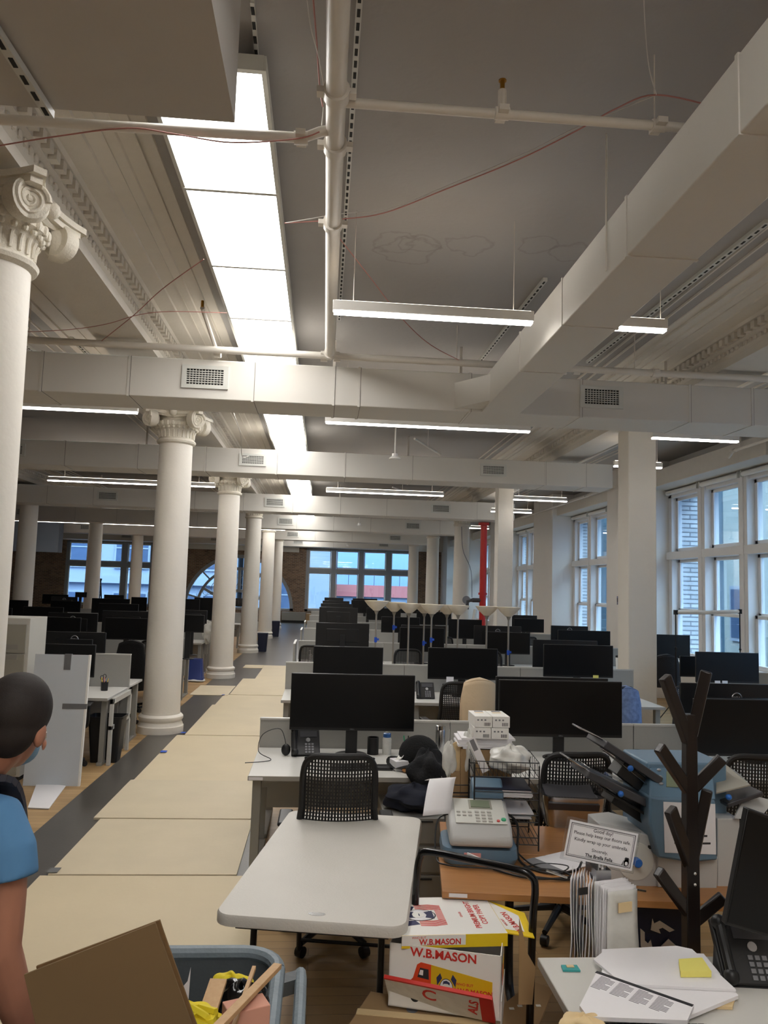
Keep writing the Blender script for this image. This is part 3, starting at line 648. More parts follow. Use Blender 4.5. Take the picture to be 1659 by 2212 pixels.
channel('metal channel on ceiling left beyond nearest duct',(-3.6,8.8,zc),(-3.6,12,zc)); channel('metal channel on ceiling left of the first full column',(-2.95,8.8,zc),(-2.95,12,zc))
channel('metal channel hanging under the near bulkhead at upper left',PZ(-40,20,3.87),PZ(108,248,3.87),.035)
channel('conduit strip on ceiling beside the first light panel',PZ(545,0,zc),PZ(557,150,zc),.02)
# loose wires
def wire(label,pts,m='wirered',r=.004,name='loose_wire',cat='wire'): solo(MB().tube(pts,r,5),name,m,label,cat)
A=PZ(615,482,4.5);B=PZ(1418,205,4.5)
wire('red and white wire drooping across ceiling from light panels toward the long duct',spline([A,PZ(730,474,4.5),PZ(830,460,4.5),PZ(960,410,4.5),PZ(1120,345,4.5),PZ(1250,280,4.5),PZ(1330,235,4.5),B,PZ(1560,235,4.4)]))
wire('white wire running beside the drooping red one on the ceiling',spline([A,PZ(735,462,4.52),PZ(840,452,4.52),PZ(965,402,4.52),PZ(1120,338,4.52),PZ(1250,274,4.52),B]),'wirew',.003)
wire('white wire hanging from ceiling down to thin pipe hanger at upper right',spline([PZ(1390,-20,4.6),PZ(1395,80,4.6),PZ(1403,150,4.55),B]),'wirew',.003)
wire('red wire slung from the sprinkler main down to cross pipe',spline([PZ(728,508,4.55),PZ(800,600,4.5),PZ(870,690,4.45),PZ(930,745,4.42),PZ(1000,782,4.4)]))
wire('red wire looping under the thin pipe over the light panels',spline([PZ(-20,318,4.3),PZ(120,295,4.3),PZ(275,277,4.3),PZ(380,290,4.28),PZ(500,308,4.28),PZ(640,300,4.3),PZ(690,285,4.35)]))
wire('bundle of wires hanging beside the sprinkler main near top',spline([PZ(662,-10,4.5),PZ(672,60,4.45),PZ(690,130,4.42),PZ(700,200,4.42),PZ(695,270,4.42)]),'wirew',.003)
wire('red wire hanging beside the sprinkler main near top',spline([PZ(676,-10,4.5),PZ(684,90,4.45),PZ(690,180,4.42),PZ(697,230,4.42)]))
wire('thin wire slung below the ceiling behind near column capital',spline([PZ(40,718,4.4),PZ(150,712,4.4),PZ(230,700,4.4),PZ(300,680,4.42),PZ(370,673,4.45),PZ(490,676,4.5)]),'wirered',.0035)
wire('thin dark wire crossing the cornice diagonally at left',spline([PZ(215,740,4.4),PZ(290,680,4.42),PZ(350,625,4.44),PZ(440,560,4.5)]),'wirered',.004)
wire('thin wire trailing over second duct near the column',spline([PZ(503,880,4.74),PZ(505,892,4.3),PZ(520,940,4.1),PZ(523,985,4.05),PZ(537,985,4.1)]),'wirew',.006)
wire('loose wires dangling down the round column by the red pipe',spline([(4.1,22.8,3.9),(4.15,22.75,3.2),(4.4,22.75,2.6),(4.45,22.75,1.8)]),'inkgrey',.01)
# red standpipe
t=thing('standpipe','tall red fire standpipe with valve in front of the right row','pipe',(4.36,20.8,0))
build(MB().tube([(0,0,0),(0,0,3.85)],.09,18),'riser','red',t); build(MB().tube([(0,0,3.8),(0,0,3.87)],.15,18),'flange','red',t); build(MB().tube([(0,0,1.9),(0,0,1.96)],.12,18),'flange','red',t)
build(MB().tube([(0,0,1.75),(-.28,0,1.75)],.06,12).tube([(-.28,0,1.75),(-.42,0,1.72),(-.42,0,1.5)],.05,10),'valve','mdark',t)
v=build(MB().tube([(-.45,-.01,1.75),(-.45,-.03,1.75)],.11,16).tube([(-.3,0,1.75),(-.46,0,1.75)],.02,8),'valve_wheel','inkgrey',t)
build(MB().tube([(-.2,-.03,1.5),(-.25,-.05,1.2),(-.15,-.05,.9),(-.22,-.05,.6)],.05,8),'hose','plasticw',t)
# heater and boxes by the far wall
t=thing('radiator_cover','grey radiator cover along the brick wall at aisle end','radiator',(-1.45,YF-.2,0))
build(MB().bb(-.62,.62,-.18,.18,.12,.55),'casing','metalgrey',t,bevel=.01); build(MB().bb(-.6,.6,-.15,.15,0,.12),'plinth','dark',t)
solo(MB().bb(-.78,-.35,YF-.9,YF-.4,.004,.52),'cardboard_box','card','brown cardboard box on the floor at aisle end by window','box')
t=thing('step_ladder','dark step ladder standing in front of the left far window','ladder',(-9.3,33,0))
for s in (-1,1): build(MB().bar((s*.2,-.35,0),(s*.12,0,1.95),.05,.05),'rail','black',t); build(MB().bar((s*.2,.4,0),(s*.1,.02,1.95),.04,.04),'leg','black',t)
for k in range(5): build(MB().bb(-.19+k*.012,.19-k*.012,-.33+k*.066,-.23+k*.066,.35*(k+1)-.02,.35*(k+1)),'step','metalgrey',t)
build(MB().bb(-.14,.14,-.08,.1,1.93,2.02),'top_cap','black',t)
# left far corner: glass office, display, exit sign
t=thing('glass_partition','blue tinted glass office front at the far left','glass wall',(-12.6,30,0))
build(MB().bb(-2.2,.6,-.02,.02,0,3.3),'pane',glass('office_glass',(.35,.48,.75,1),.15),t)
for x in (-2.2,-.9,.55): build(MB().bb(x,x+.06,-.04,.04,0,3.35),'post','black',t)
build(MB().bb(-2.2,.61,-.05,.05,3.3,3.42),'head_rail','black',t)
t=thing('wall_display','large black display at the far left edge','display',(-10.1,22,1.0)); build(MB().bb(-1.3,.55,-.04,.04,.2,1.5),'display_housing','bezel',t,bevel=.01); build(MB().bb(-1.28,.53,-.045,-.04,.22,1.48),'display_glass','screen',t); build(MB().bb(-.5,-.3,-.02,.02,-1,.2),'stand','black',t)
t=thing('exit_sign','red lit EXIT sign at the far left edge','sign',PY(12,1200,27.4)); build(MB().bb(-.2,.2,-.03,.03,-.1,.1),'sign_box','white',t); text('EXIT',.17,'exitred',t,(0,-.034,0),FRONT,'sign_letters')
build(MB().tube([(0,0,.1),(0,0,ZC-t.location.z)],.01,6),'hanger','pipe',t)
solo(MB().bb(-16.9,-10.5,31.5,32.0,3.0,ZC).bb(-16.9,-13,22.5,23,3.3,ZC),'wall_soffit','obldg1',None,None)['kind']='structure'
# fire alarm on pier
t=thing('fire_alarm','small fire alarm plate on the wall left of the big pillar','alarm',(6.36,16.2,1.9)); build(MB().bb(-.02,.02,-.06,.06,-.09,.09),'plate','steel',t); build(MB().bb(-.03,-.02,-.03,.03,-.03,.05),'strobe','black',t)
# ================================================================== OFFICE FURNITURE
ORD=['first','second','third','fourth','fifth','sixth','seventh','eighth']
def desk(label,x0,x1,y0,y1,front,group,z=.735,cab=False):   # desktop y0..y1, front = side people sit on (-1: toward camera)
    cx,cy=(x0+x1)/2,(y0+y1)/2; W=x1-x0; D=y1-y0
    t=thing('office_desk',label,'desk',(cx,cy,0),0,group)
    build(MB().bb(-W/2+.004,W/2-.004,-D/2,D/2,z-.03,z),'desktop','desk',t,bevel=.004)
    build(MB().bb(-W/2+.003,W/2-.003,front*D/2-.003,front*D/2+.003,z-.031,z-.001),'edge_band','deskedge',t)
    for s in (-1,1):
        m=MB(); x=s*(W/2-.06)
        m.bb(x-.03,x+.03,front*(D/2-.12)-.035,front*(D/2-.12)+.035,.03,z-.03)
        build(m,'leg','metalgrey',t,bevel=.004)
        build(MB().bb(x-.03,x+.03,-D/2+.03,D/2-.03,0,.035),'foot','metalgrey',t,bevel=.004)
    build(MB().bb(-W/2+.09,W/2-.09,-front*(D/2-.1)-.01,-front*(D/2-.1)+.01,.3,z-.04),'modesty_panel','partition',t)
    return t
def partition(label,x0,x1,y,ztop,group):
    t=thing('desk_partition',label,'partition',((x0+x1)/2,y,0),0,group); W=(x1-x0)/2
    build(MB().bb(-W+.004,W-.004,-.02,.02,.42,ztop-.015),'fabric_panel','partition',t)
    build(MB().bb(-W+.002,W-.002,-.024,.024,ztop-.015,ztop),'top_cap','cap',t)
    for s in (-1,1): build(MB().box((s*(W-.05),0,.21),(.05,.05,.42)),'support_post','metalgrey',t)
    return t
def side_screen(label,x,y0,y1,z0,z1):
    t=thing('end_screen',label,'partition',(x,(y0+y1)/2,0),0,'white end screens of the desk rows'); h=(y1-y0)/2
    build(MB().bb(-.015,.015,-h,h,z0,z1),'screen_panel','partition',t); build(MB().bb(-.018,.018,-h-.003,h+.003,z1,z1+.012),'top_cap','cap',t)
    for s in (-1,1): build(MB().box((0,s*(h-.03),z0/2),(.03,.05,z0)),'leg','metalgrey',t)
def desk_row(side,i,x0,n,W,yp,zt,d=.93,rear=True,gap=.0):
    sg=1 if side=='right' else -1; side_l='right' if side=='right' else 'left'
    for k in range(n):
        a=x0+sg*k*W; b=a+sg*W; xa,xb=min(a,b),max(a,b)
        partition('grey desk partition of the %s row on the %s, %s from the aisle'%(ORD[i],side_l,ORD[k]),xa,xb,yp,zt,'grey desk partitions')
        desk('pale office desk on camera side of %s %s row, %s from the aisle'%(ORD[i],side_l,ORD[k]),xa,xb,yp-.03-d,yp-.03,-1,'desks facing the far wall')
        if rear: desk('pale office desk behind the partition of %s %s row, %s from the aisle'%(ORD[i],side_l,ORD[k]),xa+(0.0),xb-(.02 if side=='left' and k==0 else 0),yp+.03,yp+.03+(.75 if side=='left' else .85),1,'desks facing the camera')
desk_row('right',0,-.46,3,1.55,6.42,.965)
desk_row('right',1,-.42,3,1.5,9.9,1.07); 
for k,(xa,xb) in enumerate(((4.95,6.3),)):
    partition('grey desk partition beside the big square pillar and the windows',xa,xb,9.9,1.07,'grey desk partitions'); desk('pale office desk beside the big pillar, by the windows',xa,xb,8.95,9.87,-1,'desks facing the far wall'); desk('pale office desk behind the window side partition',xa,xb,9.93,10.75,1,'desks facing the camera')
for i,(yp,zt,n) in enumerate(((13.8,1.06,4),(17.9,1.05,3),(21.4,1.05,3),(25.4,1.05,3),(29.3,1.05,3))): desk_row('right',i+2,-.38,n if i==0 else 2,1.5,yp,zt)
for i,yp in ((3,17.9),(4,21.4),(5,25.4),(6,29.3)):
    partition('short grey partition of %s right row, third from the aisle'%ORD[i],2.63,3.75,yp,1.05,'grey desk partitions'); desk('short pale desk of %s right row, third from the aisle'%ORD[i],2.63,3.75,yp-.96,yp-.03,-1,'desks facing the far wall')
partition('grey partition between the slim pillar and the right windows',4.4,5.9,17.9,1.05,'grey desk partitions'); desk('pale desk between the slim pillar and the right windows, near side',4.4,5.9,16.94,17.87,-1,'desks facing the far wall'); desk('pale desk between the slim pillar and the right windows, far side',4.4,5.9,17.93,18.8,1,'desks facing the camera')
desk('pale desk at the far left under the big display',-10,-8.4,20.5,21.4,-1,'desks facing the far wall')
for i,(yp,n) in enumerate(((9.79,3),(13.7,4),(17.75,5),(21.5,3),(25.4,5))): desk_row('left',i,-2.5 if i>1 else -2.3,n,1.6,yp,1.13 if i==0 else 1.06,rear=True)
# --- monitors
def monitor(label,xl,xr,yt,yb,Y,back=False,logo=False,zb=.735,yaw=0,brand=False,group='black computer monitors on the desks',th=.05):
    p,q=PY(xl,yt,Y),PY(xr,yt,Y); w=abs(q.x-p.x); zt=(p.z+PY((xl+xr)/2,yt,Y).z)/2
    zt=PY((xl+xr)/2,(yt if not isinstance(yt,tuple) else yt[0]),Y).z
    h=zt-PY((xl+xr)/2,yb,Y).z if yb else w*.46
    zc=zt-h/2; zt-=zb; z0=zt-h; z0=max(z0,.03)
    t=thing('monitor',label,'monitor',((p.x+q.x)/2,Y,zb),yaw,group)
    s=-1 if not back else 1   # side of the screen
    build(MB().bb(-w/2,w/2,-.012,.012,z0,zt).bb(-w*.3,w*.3,-s*.012-.02,-s*.012+.02,z0+h*.2,z0+h*.75),'housing','bezel',t,bevel=.005)
    build(MB().bb(-w/2+.007,w/2-.007,s*.0125-.0005,s*.0125+.0012,z0+.022,zt-.008),'display','screen',t)
    build(MB().bb(-.045,.045,-s*.05-.01,-s*.05+.01,.01,z0+h*.5),'stand','black',t,bevel=.004); build(MB().lathe([(.125,0),(.125,.01),(.11,.016)],(0,-s*.05,0),28,sy=.8),'stand_base','black',t)
    if logo:
        c=(0,-s*.0135,zt-h*.26)
        b=build(MB().tube([(.045*math.cos(a*PI/12),c[1],c[2]+.045*math.sin(a*PI/12)) for a in range(25)],.0045,6,cap=False),'badge_ring','silver',t)
        text('DELL',.034,'silver',t,(0,c[1]-.001,c[2]),FRONT,'badge_letters',bold=.0012)
    if brand: text('DELL',.016,'inkgrey',t,(0,-.0142,z0+.011),FRONT,'brand_letters')
    return t
mg='black monitors facing the camera'; bgp='black monitors seen from behind'
R=[('widescreen monitor on the nearest desk, above the mesh chair',630,897,1456,1578,6.1,0,0,1),
('widescreen monitor on nearest row, above the stack of white boxes',1078,1343,1470,1592,6.1,0,0,1),
('large monitor seen from behind, just behind the widescreen over the white boxes',1071,1313,1463,None,6.8,1,0,0),
('widescreen monitor behind the coat rack with lower half of rear one above it',1497,1765,1511,1634,6.1,0,0,1),
('monitor turned away at right edge with round silver badge',1468,1710,1477,None,6.8,1,1,0),
('monitor on second right row nearest the aisle, above the large near screen',678,828,1397,1462,9.5,0,0,0),
('monitor on second right row behind beige jacket chair',925,1075,1400,1468,9.5,0,0,0),
('monitor on second right row left of the big pillar, green note below',1174,1324,1393,1463,9.5,0,0,0),
('monitor seen from behind left of the big pillar on second right row',1151,1290,1383,None,10.3,1,1,0),
('monitor beside right windows with two white tags under it',1502,1638,1409,1475,9.5,0,0,0),
('small monitor seen from behind left of the window desk monitor',1468,1560,1418,None,10.3,0,0,0),
('monitor right of the big pillar standing below the windows',1412,1490,1371,1422,13.3,0,0,0),
('glossy backed monitor at aisle end of third right row with tape remnants',683,798,1346,1396,13.4,1,0,0),
('monitor in third right row behind the left torchiere poles',864,960,1356,1408,13.4,0,0,0),
('monitor with badge seen from behind amid the torchiere poles',867,966,1351,None,14.1,1,1,0),
('monitor in third right row behind the rightmost torchieres',1052,1145,1366,1413,13.4,0,0,0),
('monitor with badge behind the rightmost torchieres, seen from behind',1024,1126,1352,None,14.1,1,1,0),
('monitor in third right row just left of the big pillar',1205,1318,1362,1412,13.3,0,0,0),
('monitor seen from behind, half hidden left of the big pillar third row',1190,1270,1352,None,14.1,1,1,0),
('monitor at aisle end of fourth right row seen from behind',690,773,1312,None,17.2,1,0,0),
('monitor in fourth right row behind the second torchiere pole',824,907,1333,1367,17.3,0,0,0),
('monitor in fourth right row behind the middle torchieres',969,1041,1338,1380,17.3,0,0,0),
('wide monitor right of the slim pillar in fourth right row',1110,1175,1337,1366,17.5,0,0,0),
('monitor seen from behind right of the slim pillar fourth right row',1101,1160,1329,None,18.3,1,0,0),
('monitor at aisle end of fifth right row',693,762,1304,None,20.9,1,0,0),
('monitor in fifth right row under the leftmost torchiere bowl',792,866,1314,1340,20.9,0,0,0),
('monitor in fifth right row behind torchiere bowls at center',900,975,1322,1350,20.9,0,0,0),
('monitor in sixth right row at the aisle end',697,755,1298,None,24.9,1,0,0),
('monitor in sixth right row under the far window',759,831,1297,1325,24.9,0,0,0),
('monitor in sixth right row further right under the far window',850,915,1305,1325,24.9,0,0,0),
('farthest monitor at aisle end of right block',701,742,1291,None,28.8,1,0,0),
('farthest monitor under the middle of far window',762,815,1293,None,28.8,0,0,0)]
for l,xl,xr,yt,yb,Y,bk,lg,br in R: monitor(l,xl,xr,yt,yb,Y,bool(bk),bool(lg),brand=bool(br),group=bgp if bk else mg)
Lm=[('monitor on the nearest left desk behind white foam board',60,208,1391,1462,9.4,0,0),
('monitor turned away with silver badge behind the nearest left partition',95,230,1365,None,10.15,1,1),
('monitor left of the first full column, above grey desk with phone',228,320,1335,1382,13.1,0,0),
('monitor in second left row above the badge monitor, left one',78,176,1333,1375,13.3,0,0),
('monitor with badge in second left row, seen from behind',105,212,1324,None,14.0,1,1),
('long monitor top behind left of the first full column, second left row',222,325,1320,None,14.1,1,0),
('monitor in third left row above the filing cabinet corner',51,138,1311,1345,17.3,0,0),
('monitor in third left row just left of the first full column',214,300,1304,1345,17.3,0,0),
('monitor at the left edge above the filing cabinet',-40,27,1313,1345,17.3,0,0),
('large monitor at left edge, taller, by the nearest left row column',0,62,1296,1330,19.8,0,0),
('monitor in fourth left row right of the left row column, badge behind it',110,175,1298,1322,21,0,0),
('monitor with small badge in fourth left row seen from behind',111,168,1289,None,22,1,1),
('monitor in fourth left row in front of the round column bases',199,281,1293,1325,21,0,0),
('monitor in fifth left row under the left far window',92,148,1284,1305,25,0,0),
('small monitor in fifth left row below the ladder',225,268,1285,None,26,1,0),
('monitor in fifth left row beside brick wall corner',163,188,1279,None,26,1,0),
('monitor in fifth left row right of the ladder',284,318,1290,1320,25,0,0),
('monitor in second left row between the two front columns',372,442,1328,1366,13.3,0,0),
('monitor seen from behind between the two front columns',385,448,1318,None,14.05,1,0),
('dark monitor with bright reflection between the two front columns',387,432,1294,1325,17.3,0,0),
('tall dark monitor between the front columns, further back',420,462,1291,1340,18.0,0,0),
('monitor with badge between second and third aisle columns',486,524,1292,None,22,1,1)]
for l,xl,xr,yt,yb,Y,bk,lg in Lm: monitor(l,xl,xr,yt,yb,Y,bool(bk),bool(lg),group=bgp if bk else mg)
# --- mesh task chairs
def make_chair(label):
    t=thing('task_chair',label,'chair',(0,0,0),0,'black mesh task chairs')   # faces +Y
    def bp(u,v):   # back surface: u across -1..1, v up 0..1
        w=.205+.045*max(0,1-v*2.2)
        return Vector((u*w,-.22-.10*v+.05*(u*u)-.02*math.sin(v*PI),.5+.6*v))
    m=MB(); pts=[]
    for i in range(41):
        a=2*PI*i/40; cu,sv=math.cos(a),math.sin(a); e=.35
        u=math.copysign(abs(cu)**e,cu); v=.5+.5*math.copysign(abs(sv)**e,sv); pts.append(bp(u,v))
    m.tube(pts,.018,8,cap=False); build(m,'back_frame','mesh',t)
    m=MB()
    for i in range(1,24):
        u=-1+2*i/24; m.grid(lambda a,b,u=u:bp(u+(a-.5)*.058,.02+.96*b),1,12)
    for k in range(1,30):
        v=k/30; m.grid(lambda a,b,v=v:bp(-.97+1.94*a,v+(b-.5)*.012)+Vector((0,.003,0)),12,1)
    build(m,'back_mesh','mesh',t)
    m=MB().sphere((0,.03,.47),.26,24,8,(1,1,.17)); build(m,'seat','mesh',t)
    build(MB().tube(spline([(0,.0,.42),(0,-.2,.42),(0,-.28,.5),(0,-.27,.7)]),.022,8),'back_support','black',t)
    for s in (-1,1):
        a=build(MB().tube(spline([(s*.2,.0,.43),(s*.3,-.02,.45),(s*.31,-.03,.62),(s*.3,-.02,.67)]),.016,8),'armrest','black',t)
        build(MB().bb(s*.3-.04,s*.3+.04,-.16,.12,.67,.695),'arm_pad','black',a,bevel=.01)
    build(MB().tube([(0,0,.09),(0,0,.28)],.028,12).tube([(0,0,.28),(0,0,.43)],.018,12),'gas_lift','steel',t)
    for k in range(5):
        a=2*PI*k/5+.3; c,s=math.cos(a),math.sin(a)
        l=build(MB().tube([(c*.03,s*.03,.12),(c*.3,s*.3,.075)],[.024,.016],8),'base_leg','black',t); build(MB().tube([(c*.3-s*.02,s*.3+c*.02,.032),(c*.3+s*.02,s*.3-c*.02,.032)],.03,12),'caster','black',l)
    return t
ch=make_chair('black mesh chair at nearest desk, centered in front of the wide monitor'); ch.location=(PY(735,1600,4.5).x,4.72,0); ch.scale=(1.0,1,1.0)
CH=[((PY(1240,1620,4.6).x,4.85,0),.05,'black mesh chair behind the wire letter trays and the folding machine'),((PY(1648,1640,4.6).x,4.85,0),-.1,'black mesh chair at the right edge behind the coat rack'),
((1.42,8.15,0),.1,'chair draped with the beige jacket'),((2.12,7.55,0),2.9,'black mesh chair back peeking right of the beige jacket'),((2.95,8.0,0),.3,'chair draped with blue patterned scarf beside big pillar'),((3.85,7.6,0),3.0,'black mesh chair right of the scarf, before the big pillar'),
((1.35,11.5,0),3.2,'black mesh chair behind the partition under left torchieres'),((.55,11.45,0),3.1,'pale mesh chair between leftmost torchiere and second row monitor'),((2.55,11.6,0),3.0,'black mesh chair behind the rightmost torchiere pole'),((2.35,15.3,0),.1,'black mesh chair behind the middle torchiere poles'),((4.2,16,0),.2,'black mesh chair behind monitor left of the big pillar'),
((5.1,12.3,0),0,'chair with dark garment right of the big pillar'),((-.1,12.4,0),0,'black mesh chair behind the glossy backed monitor'),
((PY(392,1395,12.3).x-.42,12.6,0),.0,'black high backed chair just right of the first full column'),((-2.78,8.72,0),.15,'black chair under the nearest left desk behind the foam board'),((-2.85,11.4,0),2.2,'black chair with dark coat left of the first full column')]
for loc,rz,l in CH: dup(ch,loc,rz,l,sc=(1,1,1.0))
# jacket and scarf draped on chairs
def drape(name,label,cat,c,w,z0,z1,mm,folds=5,yb=-.3,amp=.02,rz=0):
    m=MB()
    def f(u,v,side):
        th=u*2*PI; ww=w/2*(.82+.18*min(1,v*3)); dd=.05+.05*v
        r=1+amp/.05*.12*math.sin(th*folds+v*2)*v
        return Vector((ww*math.cos(th)*r,dd*math.sin(th)*r*1.4,z1+(z0-z1)*v+.04*math.cos(th)**2*(-1)*(1-v)))
    m.grid(lambda u,v:f(u,v,0),40,16)
    m.grid(lambda u,v:Vector((w/2*.82*math.cos(u*2*PI)*v,.07*math.sin(u*2*PI)*v,z1-.04*math.cos(u*2*PI)**2*v+.015*(1-v))),40,4)
    o=build(m,name,mm,None); o.location=c; o.rotation_euler=(0,0,rz); tag(o,label,cat); k=o.modifiers.new('s','SOLIDIFY'); k.thickness=.008; return o
p=PY(1036,1470,7.75); drape('jacket','beige jacket hanging over a chair back before second row','jacket',(p.x,7.75,0),.37,.55,p.z+.01,'coat',7,amp=.035)
p=PY(1352,1485,7.75); drape('scarf','blue and white patterned scarf over a chair beside big pillar','scarf',(p.x,7.75,0),.3,.68,p.z,'rug',7)
p=PY(1440,1415,12.0); drape('garment','dark grey garment over a chair right of the big pillar','garment',(p.x,12.0,0),.42,.6,p.z,'greycloth',5)
p=PY(284,1385,11.2); drape('coat','black coat over chair left of the first full column','coat',(p.x,11.2,0),.4,.5,p.z,'blackcloth',4)
p=PY(392,1395,12.3); drape('white_cloth','white cloth over the chair right of the first full column','cloth',(p.x-.35,12.3,0),.25,.7,p.z,'white',4)
# --- torchiere floor lamps
def make_lamp(label,loc):
    t=thing('floor_lamp',label,'floor lamp',loc,0,'torchiere floor lamps with white bowls')
    build(MB().lathe([(.13,0),(.13,.015),(.1,.03),(.02,.04)],n=28),'base','lamppole',t); build(MB().tube([(0,0,.03),(0,0,1.68)],.0125,12),'pole','lamppole',t)
    build(MB().lathe([(.014,1.62),(.03,1.665),(.05,1.685)],n=24),'shade_holder','lamppole',t)
    m=MB().lathe([(.045,1.675),(.06,1.69),(.12,1.745),(.165,1.805),(.168,1.812),(.16,1.808),(.11,1.75),(.05,1.695),(.001,1.69)],n=36,cap=False); build(m,'lamp_bowl','lampshade',t); return t
lam=[(814,1298,11.15),(852,1301,11.35),(884,1304,11.2),(917,1305,11.45),(933,1306,11.1),(966,1307,11.35),(990,1308,11.2),(1052,1310,11.3),(1099,1312,11.15)]
ln=['leftmost','second','third','fourth','fifth, right beside the fourth,','sixth','seventh','eighth','rightmost']; L0=None; LAMPS=[]
tz=[1.23,1.41,0,1.2,1.27,1.1,0,1.12,1.12]
for i,(x,y,Y) in enumerate(lam):
    p=PY(x,y,Y); lab='white bowl torchiere lamp, %s of the nine in a row'%ln[i]; sc=(p.z)/1.81; s2=1.0
    if L0 is None: L0=o=make_lamp(lab,(p.x,Y,0)); o.scale=(1.06,1.06,sc)
    else: o=dup(L0,(p.x,Y,0),0,lab,sc=(1.0+.02*(i%3),1.0+.02*(i%3),sc))
    LAMPS.append(o)
for i,o in enumerate(LAMPS):
    if tz[i]:
        build(MB().tube([(0,0,tz[i]),(0,0,tz[i]+.07)],.019,8).box((.02,0,tz[i]+.04),(.05,.004,.03)),'blue_tape','tape',o)
# --- backdrop stand by the window
t=thing('backdrop_stand','black backdrop stand with rolled white sheet by right windows','stand',(5.93,11.5,0))
a,b=-.52,.5
for x,zt in ((a,1.79),(b,1.83)):
    build(MB().tube([(x,0,.35),(x,0,1.2)],.014,8).tube([(x,0,1.2),(x,0,zt)],.01,8).sphere((x,0,1.25),.02,8,5),'upright','black',t)
    for k in range(3): c,s=math.cos(2.1*k+.5),math.sin(2.1*k+.5); build(MB().tube([(x,0,.5),(x+c*.35,s*.35,.02)],.008,6),'tripod_leg','black',t)
    build(MB().box((x,0,zt),(.05,.05,.07)).tube([(x,-.04,zt+.02),(x,.04,zt+.02)],.015,8),'clamp','black',t)
build(MB().tube([(a+.02,0,1.79),((a+b)/2,0,1.80),(b-.02,0,1.83)],.03,16),'paper_roll','white',t)
# ================================================================== DESK-TOP THINGS
def phone(label,p,rz=0,z=.735,sc=1,group=None,face=-1):
    t=thing('desk_phone',label,'phone',(p[0],p[1],z),rz,group); t.scale=(sc,sc,sc)
    T=Matrix.Translation((0,0,.08))@rot('X',math.radians(50))
    build(MB().bb(-.11,.11,-.1,.12,-.012,.015,T),'phone_body','black',t,bevel=.006)
    build(MB().prism([(-.07,0),(.09,0),(.07,.13)],-.09,.09,'X'),'foot','black',t)
    h=build(MB().tube([T@Vector((-.085,-.09,.035)),T@Vector((-.085,.1,.035))],.018,10).sphere(T@Vector((-.085,-.08,.03)),.028,10,6).sphere(T@Vector((-.085,.1,.03)),.028,10,6),'handset','black',t)
    build(MB().bb(-.04,.09,.05,.1,.0155,.018,T),'display','mdark',t)
    for i in range(3):
        for j in range(4): build(MB().bb(-.005+i*.025,.012+i*.025,-.085+j*.022,-.07+j*.022,.015,.019,T),'key','inkgrey',t)
    build(MB().tube([T@Vector((.02,.025,.014)),T@Vector((.02,.025,.02))],.017,14),'navigation_key','silver',t)
    return t
p=PZ(906,1495,.735); phone('black desk phone beside the near wide monitor on second right row',(p.x,9.3),0)
p=PY(660,1600,6.15); phone('black desk phone left of the mesh chair on nearest desk',(p.x,6.15),.1)
p=PY(1148,1465,10.15); phone('black phone behind the partition of second right row',(p.x,10.2),3.1)
p=PY(233,1390,10.3); phone('black phone on the desk left of the first full column',(p.x,10.35),.6)
def keyboard(label,c,w=.44,rz=0,z=.735):
    t=thing('keyboard',label,'keyboard',(c[0],c[1],z),rz,'black computer keyboards'); build(MB().bb(-w/2,w/2,-.07,.07,0,.014),'keyboard_case','black',t,bevel=.003)
    for r in range(5): build(MB().bb(-w/2+.01,w/2-.01,-.06+r*.024,-.041+r*.024,.014,.019),'key_row','bezel',t)
keyboard('black keyboard on the nearest desk behind the mesh chair',(.33,5.72)); p=PZ(980,1498,.735); keyboard('black keyboard beside the beige jacket chair',(p.x+.05,p.y),.4)
keyboard('black keyboard on nearest desk row at the right edge',(2.3,5.75)); 
def box_thing(name,label,cat,c,d,mm,rz=0,group=None): 
    o=build(MB().box((0,0,d[2]/2),d),name,mm,None,bevel=min(d)*.04); o.location=c; o.rotation_euler=(0,0,rz); return tag(o,label,cat,group)
t=thing('tissue_box','white tissue box on the nearest desk beside the black hat','tissue box',(.66,5.72,.735),.3); build(MB().box((0,0,.035),(.22,.12,.07)),'carton','paper',t,bevel=.003); build(MB().grid(lambda u,v:((u-.5)*.16+.02*math.sin(v*9),(v-.5)*.06,.07+.05*math.sin(u*PI)*(.6+.4*math.sin(v*7+u*5))),10,8),'tissue','white',t,solid=.002)
t=thing('tissue_box','small white tissue box on the left desk by the pen cup','tissue box',(-2.72,9.3,.735),.1); build(MB().box((0,0,.04),(.13,.12,.08)),'carton','paper',t,bevel=.003); build(MB().grid(lambda u,v:((u-.5)*.1,(v-.5)*.05,.08+.03*math.sin(u*PI)*(.6+.4*math.sin(v*7+u*5))),8,6),'tissue','white',t,solid=.002)
def pencup(label,c,pens,r=.042,h=.1):
    t=thing('pen_cup',label,'pen cup',c); build(MB().lathe([(r*.9,0),(r,h),(r*.93,h),(r*.85,.006),(.001,.006)],n=24,cap=False),'cup','black',t)
    for k,mm in enumerate(pens):
        a=2.4*k; build(MB().tube([(r*.3*math.cos(a),r*.3*math.sin(a),.01),(r*.9*math.cos(a),r*.9*math.sin(a),h+.04+.01*(k%3))],.005,6),'pen',mm,t)
    return t
t=pencup('black pen cup with scissors and coloured markers on the left desk',(-2.50,9.42,.735),['yellow','pink','pink','bottleblue','yellow'])
build(MB().tube([(-.035+.018*math.cos(a/8*2*PI),0,.15+.025*math.sin(a/8*2*PI)) for a in range(9)],.004,6,cap=False).tube([(-.005+.018*math.cos(a/8*2*PI),0,.165+.025*math.sin(a/8*2*PI)) for a in range(9)],.004,6,cap=False).tube([(-.02,0,.13),(0,0,.02)],.004,6),'scissors','black',t)
